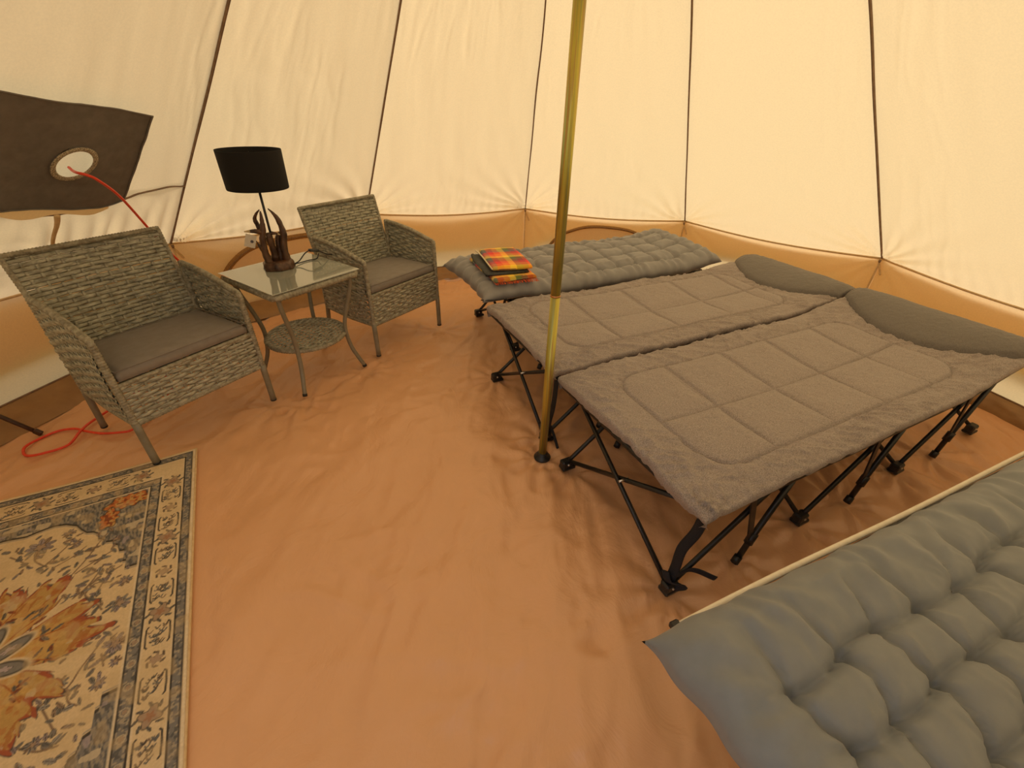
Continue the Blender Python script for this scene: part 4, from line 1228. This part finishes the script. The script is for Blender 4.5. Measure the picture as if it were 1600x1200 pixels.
# ------------------------------------------------------------------ rug
def draw_rug():
    res = .0022
    na, nb = int(RUG_W / res), int(RUG_L / res)
    a = np.linspace(0, RUG_W, na); b = np.linspace(0, RUG_L, nb)
    A, B = np.meshgrid(a, b, indexing='ij')
    img = np.empty(A.shape + (3,)); cream = np.array([.62, .455, .245]); navy = np.array([.095, .088, .075]); slate = np.array([.185, .165, .135])
    rust = np.array([.36, .115, .035]); ochre = np.array([.46, .275, .085]); dk = np.array([.05, .042, .034]); brick = np.array([.27, .075, .035]); lilac = np.array([.24, .19, .175])
    taupe = np.array([.30, .20, .12]); pale = np.array([.66, .52, .32])
    img[:] = cream
    def put(mask, c, al=1.0):
        m = np.clip(np.asarray(mask, float), 0, 1)[..., None] * al
        img[:] = img * (1 - m) + np.asarray(c) * m
    aw = .0016
    def lt(d): return smooth(aw, -aw, d)              # inside where d<0
    def line(d, w): return smooth(w + aw, w - aw * .5, np.abs(d))
    # distances to the edges; top border is a little wider
    Am = np.minimum(A, RUG_W - A); Bm = np.minimum(B, RUG_L - B)
    bs = .145 / .172
    Bs = Bm * bs
    D = np.minimum(Am, Bs)
    along = np.where(Am < Bs, B, A + .03)
    across = D
    # field corners (spandrels): stepped outline
    fa, fb = Am, Bm
    poly = [(.139, .548), (.181, .545), (.181, .515), (.191, .512), (.191, .466), (.205, .462), (.213, .430), (.225, .425), (.230, .405), (.247, .400), (.262, .378), (.272, .372), (.276, .345), (.291, .330), (.310, .322),
            (.329, .297), (.345, .270), (.377, .247), (.405, .238), (.425, .238), (.450, .243), (.478, .250)]
    xs_ = np.array([p[0] for p in poly]); ys_ = np.array([p[1] for p in poly])
    lim = np.interp(fa, xs_, ys_)
    sp = fb - lim
    field = D > .145
    spand = (sp < 0) & field
    g = fbm(A * 26 + B * 8, B * 60 - A * 20, 5, 3)
    hatch = vnoise(A * 240 + B * 60, B * 70 - A * 50, 3)
    put(spand, slate)
    put(spand & (hatch > .60), pale * .55, .55); put(spand & (hatch < .36), navy, .8)
    bl_ = vnoise(A * 46, B * 46, 71)
    put(spand & (bl_ > .80), pale * .8, .8); put(spand & (bl_ < .12), lilac * 1.4, .7)
    # rust blossoms in the corners
    for ca, cb, ra, rb in ((.205, .215, .070, .034), (.255, .285, .026, .050)):
        da, db = fa - ca, fb - cb
        ang_ = np.arctan2(db, da)
        rr_ = np.hypot(da / ra, db / rb) - 1 - .16 * np.sin(ang_ * 7)
        put((rr_ < 0) & spand, rust * 1.35)
        put((rr_ < 0) & spand & (vnoise(A * 120, B * 120, 6) > .58), ochre * 1.1, .9)
        put((rr_ < 0) & spand & (vnoise(A * 110, B * 110, 9) < .30), brick * .8, .9)
        put(line(rr_ * .04, .0022) * spand, dk, .7)
    put(line(np.where(field, sp, 9), .0042), dk, .95)
    put(line(np.where(field, sp - .009, 9), .0018), slate * 1.4, .8)
    # field: scattered sprigs, stems and blossoms
    cream_f = field & (sp > .012)
    rng = random.Random(5)
    def blob(ca, cb, ra, rb, rot, c, al=.95, lob=0, la=.2, out=None):
        r0 = max(ra, rb) * (1 + la) + .006
        i0, i1 = max(0, int((ca - r0) / RUG_W * na)), min(na, int((ca + r0) / RUG_W * na) + 1)
        j0, j1 = max(0, int((cb - r0) / RUG_L * nb)), min(nb, int((cb + r0) / RUG_L * nb) + 1)
        if i1 <= i0 or j1 <= j0: return
        da, db = A[i0:i1, j0:j1] - ca, B[i0:i1, j0:j1] - cb
        x = da * math.cos(rot) + db * math.sin(rot); y = -da * math.sin(rot) + db * math.cos(rot)
        ang_ = np.arctan2(y / rb, x / ra)
        q = np.hypot(x / ra, y / rb) - 1
        if lob: q = q - la * np.sin(ang_ * lob)
        m = (smooth(.16, -.16, q) * al)[..., None]
        sub = img[i0:i1, j0:j1]
        if out is not None:
            m2 = (smooth(.12, 0.0, np.abs(q)) * .9)[..., None]
        sub[:] = sub * (1 - m) + np.asarray(c) * m
        if out is not None:
            sub[:] = sub * (1 - m2) + np.asarray(out) * m2
    def stroke(p, w, c, al=.9):
        P = smooth_path([(x, y, 0) for x, y in p], 14 * (len(p) - 1))
        for (x, y, _), (x2, y2, _) in zip(P[:-1], P[1:]):
            L_ = math.hypot(x2 - x, y2 - y)
            blob((x + x2) / 2, (y + y2) / 2, L_ * .75 + w * .4, w, math.atan2(y2 - y, x2 - x), c, al)
    def leaf(x, y, L_, w, rot, c):
        blob(x, y, L_, w, rot, c, .92, 0, .2, dk)
        stroke([(x - L_ * .8 * math.cos(rot), y - L_ * .8 * math.sin(rot)), (x + L_ * .8 * math.cos(rot), y + L_ * .8 * math.sin(rot))], .0009, dk, .7)
    CA, CB = .480, .735                                  # medallion centre
    stems = [[(.40, .42), (.36, .37), (.34, .33)], [(.39, .43), (.43, .38), (.43, .33)], [(.33, .52), (.29, .45), (.27, .40), (.25, .36)], [(.31, .50), (.26, .47), (.22, .45)],
             [(.22, .68), (.25, .63), (.27, .60), (.25, .57), (.21, .585)], [(.24, .60), (.22, .55), (.19, .53)], [(.30, .60), (.27, .57), (.25, .53), (.24, .50)], [(.21, .80), (.24, .85), (.26, .89), (.31, .91), (.33, .93)],
             [(.19, .87), (.20, .83)], [(.26, .89), (.25, .93), (.23, .95)], [(.30, .92), (.28, .96), (.26, 1.0)], [(.33, .99), (.29, 1.02), (.25, 1.03)], [(.32, 1.03), (.31, 1.08)], [(.37, .44), (.33, .42), (.30, .39)],
             [(.44, .40), (.47, .36), (.50, .33)], [(.36, 1.05), (.40, 1.08), (.43, 1.10)]]
    for p in stems:
        stroke(p, .0026, taupe * .75)
        for q in p:
            for _ in range(3):
                leaf(q[0] + rng.uniform(-.026, .026), q[1] + rng.uniform(-.03, .03), rng.uniform(.009, .015), rng.uniform(.004, .0065), rng.uniform(0, 3.1), rng.choice([slate, navy * 1.5, taupe, lilac, slate * 1.4]))
    for (x, y, r_) in ((.428, .325, .036), (.178, .680, .026), (.172, .815, .028), (.175, .60, .018), (.36, .30, .018), (.195, .915, .017), (.165, .87, .014), (.30, 1.0, .016), (.28, .87, .02), (.33, .36, .016), (.22, .40, .013), (.42, 1.12, .03), (.22, .53, .012)):
        for i in range(9):
            t = i * 2 * PI / 9 + rng.uniform(-.2, .2)
            leaf(x + r_ * .62 * math.cos(t), y + r_ * .62 * math.sin(t), r_ * .48, r_ * .22, t, rng.choice([lilac, slate * 1.3, taupe, lilac * 1.2]))
        blob(x, y, r_ * .38, r_ * .38, 0, taupe * 1.2, .9, 5, .25, dk)
    for _ in range(150):
        x, y = rng.uniform(.15, RUG_W - .15), rng.uniform(.2, RUG_L - .2)
        i, j = int(x / RUG_W * (na - 1)), int(y / RUG_L * (nb - 1))
        if not cream_f[i, j]: continue
        leaf(x, y, rng.uniform(.006, .012), rng.uniform(.0025, .005), rng.uniform(0, 3.1), rng.choice([slate, taupe, lilac, navy * 1.6]))
    # central medallion: ragged ochre lobes edged in brick
    da, db = A - CA, B - CB
    ang_ = np.arctan2(db, -da); rad_ = np.hypot(da, db)
    lob = .205 + .055 * np.abs(np.cos(ang_ * 3.0 + .35)) ** .8 - .07 * np.exp(-((np.mod(ang_ * 6 / (2 * PI) + .12, 1) - .5) / .10) ** 2) + .024 * np.sin(ang_ * 12 + 1) + .015 * np.sin(ang_ * 31) + .008 * np.sign(np.sin(ang_ * 47)) + .016 * (vnoise(ang_ * 14, rad_ * 30, 4) - .5)
    lob = np.where(np.abs(da) > 0, lob, lob)
    q = rad_ - lob
    put(lt(q), brick * 1.25)
    put(lt(q + .018 + .012 * np.sin(ang_ * 18) + .010 * (vnoise(A * 40, B * 40, 66) - .5)), ochre * .98)
    put(lt(q + .018) * (vnoise(A * 90 - B * 40, B * 30, 68) > .66), rust * .95, .6)
    put(lt(q + .02) * (vnoise(A * 36, B * 36, 69) > .72), pale * .85, .5)
    put(lt(q + .02) * (vnoise(A * 60 + 3, B * 60, 12) > .64), rust * 1.1, .45)
    put(lt(q + .075 + .02 * np.sin(ang_ * 12 + 1)), ochre * 1.25, .5)
    put(line(q, .0022), dk * 1.6, .9)
    q2 = np.abs(np.mod(ang_ * 6 / (2 * PI) + .12, 1) - .5)
    put(lt(q) * (q2 < .035) * (rad_ > .09), brick, .9)
    for i in range(12):
        t = i * 2 * PI / 12 + .2
        x, y = CA - .155 * math.cos(t), CB + .155 * math.sin(t)
        for _ in range(6):
            leaf(x + rng.uniform(-.022, .022), y + rng.uniform(-.022, .022), rng.uniform(.009, .016), .0042, rng.uniform(0, 3.1), rng.choice([slate * .9, navy * 1.3, taupe, brick]))
        stroke([(CA - .06 * math.cos(t), CB + .06 * math.sin(t)), (CA - .12 * math.cos(t), CB + .12 * math.sin(t)), (CA - .19 * math.cos(t + .1), CB + .19 * math.sin(t + .1))], .0018, rust, .8)
    # inner star flower of slate petals
    for i in range(8):
        t = i * 2 * PI / 8 + .30
        x, y = CA - .075 * math.cos(t), CB + .075 * math.sin(t)
        blob(x, y, .058, .027, -t + PI, pale, 1)
        blob(x, y, .051, .0215, -t + PI, dk, 1)
        blob(x, y, .045, .0165, -t + PI, slate * 1.1, 1)
        blob(x, y, .015, .007, -t + PI, lilac * 1.7, .9, 5, .3, dk)
    blob(CA, CB, .034, .034, 0, ochre * 1.3, 1, 8, .12, dk)
    blob(CA, CB, .018, .018, 0, rust * 1.3, 1, 6, .2, dk)
    # borders --------------------------------------------------------
    bord = D < .145
    img[bord] = cream
    put((D > .113) & bord, slate); put((D > .113) & bord & (vnoise(A * 150, B * 150, 31) > .60), pale * .6, .7); put((D > .113) & bord & (vnoise(A * 130, B * 130, 35) < .32), navy, .85)
    dm = np.abs(np.mod(along, .062) - .031); put((np.hypot(dm, (D - .1285)) < .006), taupe * 1.15, .8); put((np.abs(np.hypot(dm, D - .1285) - .009) < .0016), pale * .7, .8)
    put(line(D - .1135, .0025), dk); put(line(D - .1435, .0022), dk); put(line(D - .1475, .0022), pale, .9)
    put((D < .036) & (D > .013), slate); put((D < .036) & (D > .013) & (vnoise(A * 170, B * 170, 41) > .62), pale * .6, .7); put((D < .036) & (D > .013) & (vnoise(A * 150, B * 150, 45) < .30), navy, .85)
    put(line(D - .0365, .0022), dk); put(line(D - .0135, .0018), dk * 1.5); put(D < .011, pale * 1.02)
    put(line(D - .0405, .0015), pale, .6); put(line(D - .109, .0022), pale, .8)
    # main border: cartouches and diamond blossoms every .30
    per = .295
    def bord_motifs(horizontal, edge0, length, sgn):
        n = int(length / (per / 2)) + 2
        for i in range(n):
            c = .030 + i * per / 2
            for_sc = 1.0 / (bs if horizontal else 1.0)
            def XY(al, ac):                                  # along, across (0..1 centre .075)
                ac = ac * for_sc
                if horizontal: return (c + al if True else 0, ac if sgn > 0 else RUG_L - ac)
                return (ac if sgn > 0 else RUG_W - ac, c + al)
            x, y = XY(0, .075)
            if horizontal and not (.10 < x < RUG_W - .10): continue
            if (not horizontal) and not (.06 < y < RUG_L - .06): continue
            if i % 2 == 1:
                blob(x, y, .022, .021, PI / 4, taupe * 1.15, .95, 4, .28, dk)
                blob(x, y, .010, .010, 0, rust * .9, .45, 5, .3)
                for k_ in range(8):
                    t = k_ * PI / 4
                    leaf(x + .030 * math.cos(t), y + .029 * math.sin(t), .0085, .0036, t + .6, navy * 1.2)
            else:
                blob(x, y, .016, .012, 0, taupe * 1.25, .95, 6, .3, dk * 1.6)
                for k_ in range(6):
                    t = k_ * PI / 3 + .5
                    leaf(x + .020 * math.cos(t), y + .020 * math.sin(t), .0075, .003, t + 1.2, taupe * .7)
            # cartouche outline with scrolls between
            for sg in (1, -1):
                pts = [XY(.040, .052), XY(.052, .047), XY(.095, .047), XY(.107, .052)] if sg > 0 else [XY(.040, .098), XY(.052, .103), XY(.095, .103), XY(.107, .098)]
                stroke(pts, .0023, dk * 1.3, .95)
            for k_ in range(22):
                u_, v_ = rng.uniform(.045, .102), rng.uniform(.057, .093)
                xx, yy = XY(u_, v_)
                stroke([(xx - .006, yy - .004), (xx + .001, yy + .004), (xx + .006, yy + rng.uniform(-.006, .002))], .0017, rng.choice([dk * 1.4, taupe * .7, navy * 1.4]), .85)
    bord_motifs(False, 0, RUG_L, 1); bord_motifs(False, 0, RUG_L, -1)
    bord_motifs(True, 0, RUG_W, 1); bord_motifs(True, 0, RUG_W, -1)
    # worn pile: the print is thin in places
    worn = .88 + .24 * vnoise(A * 300, B * 300, 81) * .6 + .10 * fbm(A * 14, B * 14, 83, 3)
    img *= worn[..., None] * np.array([1.16, 1.22, 1.38])
    wash = smooth(.55, .8, vnoise(A * 34 + B * 5, B * 34, 91))[..., None] * .35
    img[:] = img * (1 - wash) + cream * .92 * wash
    return A, B, img

A_, B_, IMG = draw_rug()
na, nb = A_.shape
bowz = .012 * np.exp(-B_ / .05) * (np.sin(A_ * 9 + .4) * .5 + .5) * smooth(.12, .3, A_)
Zr = .0075 + .0008 * (vnoise(A_ * 400, B_ * 400, 3) - .5) + .0015 * fbm(A_ * 7, B_ * 7, 4, 2) 
edge = np.minimum(np.minimum(A_, RUG_W - A_), np.minimum(B_, RUG_L - B_))
Zr = Zr - .0035 * smooth(.006, 0, edge)
warp = .010 * np.sin(np.clip(A_, 0, .7) / .61 * PI) * np.exp(-B_ / .10)
PX = RUG_O[0] - A_ * rug_e[0] + (B_ + warp) * rug_g[0]; PY = RUG_O[1] - A_ * rug_e[1] + (B_ + warp) * rug_g[1]
cx, cy = PX.mean(), PY.mean()
Vr = np.stack([PX - cx, PY - cy, Zr], -1).reshape(-1, 3)
Fr = grid_faces(na, nb)
ring = [(i, 0) for i in range(na)] + [(na - 1, j) for j in range(1, nb)] + [(i, nb - 1) for i in range(na - 2, -1, -1)] + [(0, j) for j in range(nb - 2, 0, -1)]
ids = np.array([i * nb + j for i, j in ring])
Vlow = Vr[ids].copy(); Vlow[:, 2] = -.002
n0 = len(Vr); m_ = len(ids)
side = np.stack([ids, np.arange(m_) + n0, (np.arange(m_) + 1) % m_ + n0, np.roll(ids, -1)], 1)
c_all = np.concatenate([IMG.reshape(-1, 3), np.tile(np.array([[.60, .46, .27]]), (m_, 1))])
c_all = np.concatenate([c_all, np.ones((len(c_all), 1))], 1)
rug = thing('patterned_rug', 'faded floral rug with cream field, rust medallion and dark borders at the lower left', 'rug', (cx, cy, 0))
mesh_obj('rug_pile', np.vstack([Vr, Vlow]), np.vstack([Fr, side]), M_RUG, rug, True, c_all)
bpts = []
for i_ in list(range(0, m_, 6)) + [0]:
    p = Vr[ids[i_]]; bpts.append((p[0], p[1], .0045))
MB().add(*tube(np.array(bpts), .0036, 6, False)).build('bound_edge', M_TIE, rug)

# ------------------------------------------------------------------ stove flap with the cable hole, on the left roof panel
HU, HV = 0.408, 0.2445
flap = thing('stove_flap', 'dark grey cloth patch with a round hole high on the left roof canvas', 'fabric flap', tuple(roof_point(-1, np.array([HU]), np.array([HV]))[0]))
A0, B0, n0_ = panel_frame(-1)
outline_t = [(.0, .341), (.12, .334), (.38, .322), (.68, .305)]
outline_b = [(.0, .200), (.24, .185), (.45, .168), (.55, .165), (.645, .168)]
def flap_uv(s, t):
    ut = np.interp(s, [0, 1], [.012, .685]); ub = np.interp(s, [0, 1], [.012, .648])
    vt = np.interp(ut, [p[0] for p in outline_t], [p[1] for p in outline_t]); vb = np.interp(ub, [p[0] for p in outline_b], [p[1] for p in outline_b])
    side_ = .020 * np.sin(PI * t) * s ** 8
    return ub + (ut - ub) * t + side_ * .5, vb + (vt - vb) * t
def flat_point(u, v, off):
    base = A0 + (B0 - A0) * np.asarray(u)[..., None]
    return base * (1 - np.asarray(v))[..., None] + APEX * np.asarray(v)[..., None] + n0_ * np.asarray(off)[..., None]
nx, ny = 150, 80
Sg, Tg = np.meshgrid(np.linspace(.0, 1, nx), np.linspace(0, 1, ny), indexing='ij')
Ug, Vg = flap_uv(Sg, Tg)
Hc = flat_point(np.array([HU]), np.array([HV]), np.array([0.0]))[0]
P0_ = flat_point(Ug, Vg, np.zeros_like(Ug))
ax_u = (B0 - A0) / np.linalg.norm(B0 - A0); ax_v = np.cross(n0_, ax_u)
if ax_v[2] < 0: ax_v = -ax_v
du = (P0_ - Hc) @ ax_u; dv = (P0_ - Hc) @ ax_v
RH = .071
rho = np.hypot(du, dv)
push = np.where(rho < RH * 1.6, 1.0, 0)
# pull mesh lines onto a clean circle round the hole
near = (rho < RH * 1.12)
fac = np.where((rho < RH * 1.12) & (rho > RH * .85), RH / np.maximum(rho, 1e-6), 1.0)
offs = .042 + .012 * (1 - Tg) + .008 * fbm(Sg * 6, Tg * 4, 14, 3) + .006 * np.sin(Sg * 9 + Tg * 4)
P1_ = Hc + ax_u * (du * fac)[..., None] + ax_v * (dv * fac)[..., None] + n0_ * offs[..., None]
inside = (rho < RH * .85).reshape(-1)
Fq = grid_faces(nx, ny)
Fq = Fq[~inside[Fq].any(1)]
P1_ = P1_.reshape(-1, 3) - np.array(flap.location)
Pb_ = P1_ - n0_ * .002
mesh_obj('flap_cloth', np.vstack([P1_, Pb_]), np.vstack([Fq, Fq[:, ::-1] + len(P1_)]), M_STOVE, flap)
th = np.linspace(0, 2 * PI, 49)
hz = .042 + .012 * .5 + .004
ringp = Hc + ax_u * (RH * np.cos(th))[:, None] + ax_v * (RH * np.sin(th))[:, None] + n0_ * (hz + .006) - np.array(flap.location)
V, Fc = tube(ringp, .0095, 8, False, .35, upv=tuple(n0_))
hr = MB().add(V, Fc).build('hole_rim', M_STOVE_RIM, flap)
hr['label'] = 'pale stitched rim of the hole'
# hem tape along the top, right and bottom edges of the flap
s = np.linspace(0, 1, 50)
def edge_path(ss, tt_):
    u_, v_ = flap_uv(ss, tt_); o_ = .042 + .012 * (1 - tt_) + .008 * fbm(ss * 6, tt_ * 4, 14, 3) + .006 * np.sin(ss * 9 + tt_ * 4)
    return flat_point(u_, v_, o_ + .002) - np.array(flap.location)
MB().add(*tube(edge_path(s, np.ones(50)), .0045, 6, True, .6)).build('flap_hem', M_STOVE, flap)
MB().add(*tube(edge_path(np.ones(50) * .999, s), .0045, 6, True, .6)).build('flap_hem', M_STOVE, flap)
MB().add(*tube(edge_path(s, np.zeros(50)), .0045, 6, True, .6)).build('flap_hem', M_STOVE, flap)
# canvas facing showing below the flap
sb = np.linspace(0, .93, 60)
rows = []
for kk, tt_ in enumerate((0.03, -.03, -.075)):
    u_, v_ = flap_uv(sb, np.zeros(60)); vv_ = v_ + (.006, -.004, -.014)[kk] * (1 + (.30 * np.sin(sb * 17) if kk == 2 else 0))
    rows.append(flat_point(u_, vv_, np.full(60, .040 + .004 * kk)) - np.array(flap.location))
V = np.stack(rows, 1)
mesh_obj('flap_facing', V.reshape(-1, 3), grid_faces(60, 3), M_CANVAS, flap)

# ------------------------------------------------------------------ red cable
cable = [(-1.659, 1.766, 1.028), (-1.623, 1.737, 1.021), (-1.574, 1.698, 1.021), (-1.550, 1.701, 1.015), (-1.542, 1.731, .994), (-1.581, 1.840, .920), (-1.648, 1.981, .792), (-1.664, 2.078, .636), (-1.660, 2.175, .497),
         (-1.650, 2.225, .430), (-1.64, 2.245, .25), (-1.70, 2.24, .09), (-1.78, 2.12, .016), (-1.85, 1.84, .012), (-1.891, 1.571, .012), (-1.883, 1.474, .016), (-1.862, 1.381, .012), (-1.915, 1.327, .012),
         (-1.961, 1.309, .012), (-1.998, 1.325, .012), (-2.026, 1.366, .012), (-2.009, 1.425, .012), (-1.978, 1.470, .012), (-1.924, 1.486, .012), (-1.870, 1.475, .010), (-1.783, 1.461, .012),
         (-1.702, 1.473, .012), (-1.675, 1.489, .012), (-1.665, 1.53, .012), (-1.68, 1.60, .012), (-1.70, 1.72, .012), (-1.72, 1.86, .012)]
o = MB().add(*tube(smooth_path(cable, 260), .0052, 8)).build('extension_cable', M_CORD)
tag(o, 'red cable running from the hole in the grey flap down behind the armchair', 'cable')

# dark pole leaning in the corner of the left wall
sp = thing('leaning_pole', 'short dark brown pole with bracket on the floor against the left wall', 'pole', (-2.055, 1.450, .004))
MB().add(*tube([(0, 0, .014), (-.095, -.008, .098), (-.19, -.018, .185)], .0085, 10)).build('shaft', M_STICK, sp)
MB().add(*box((.004, .0, .013), (.030, .016, .024), bar_rot((0, 0, 0), (-.095, -.008, .085))[0], .003)).build('end_bracket', M_STICK, sp, False)
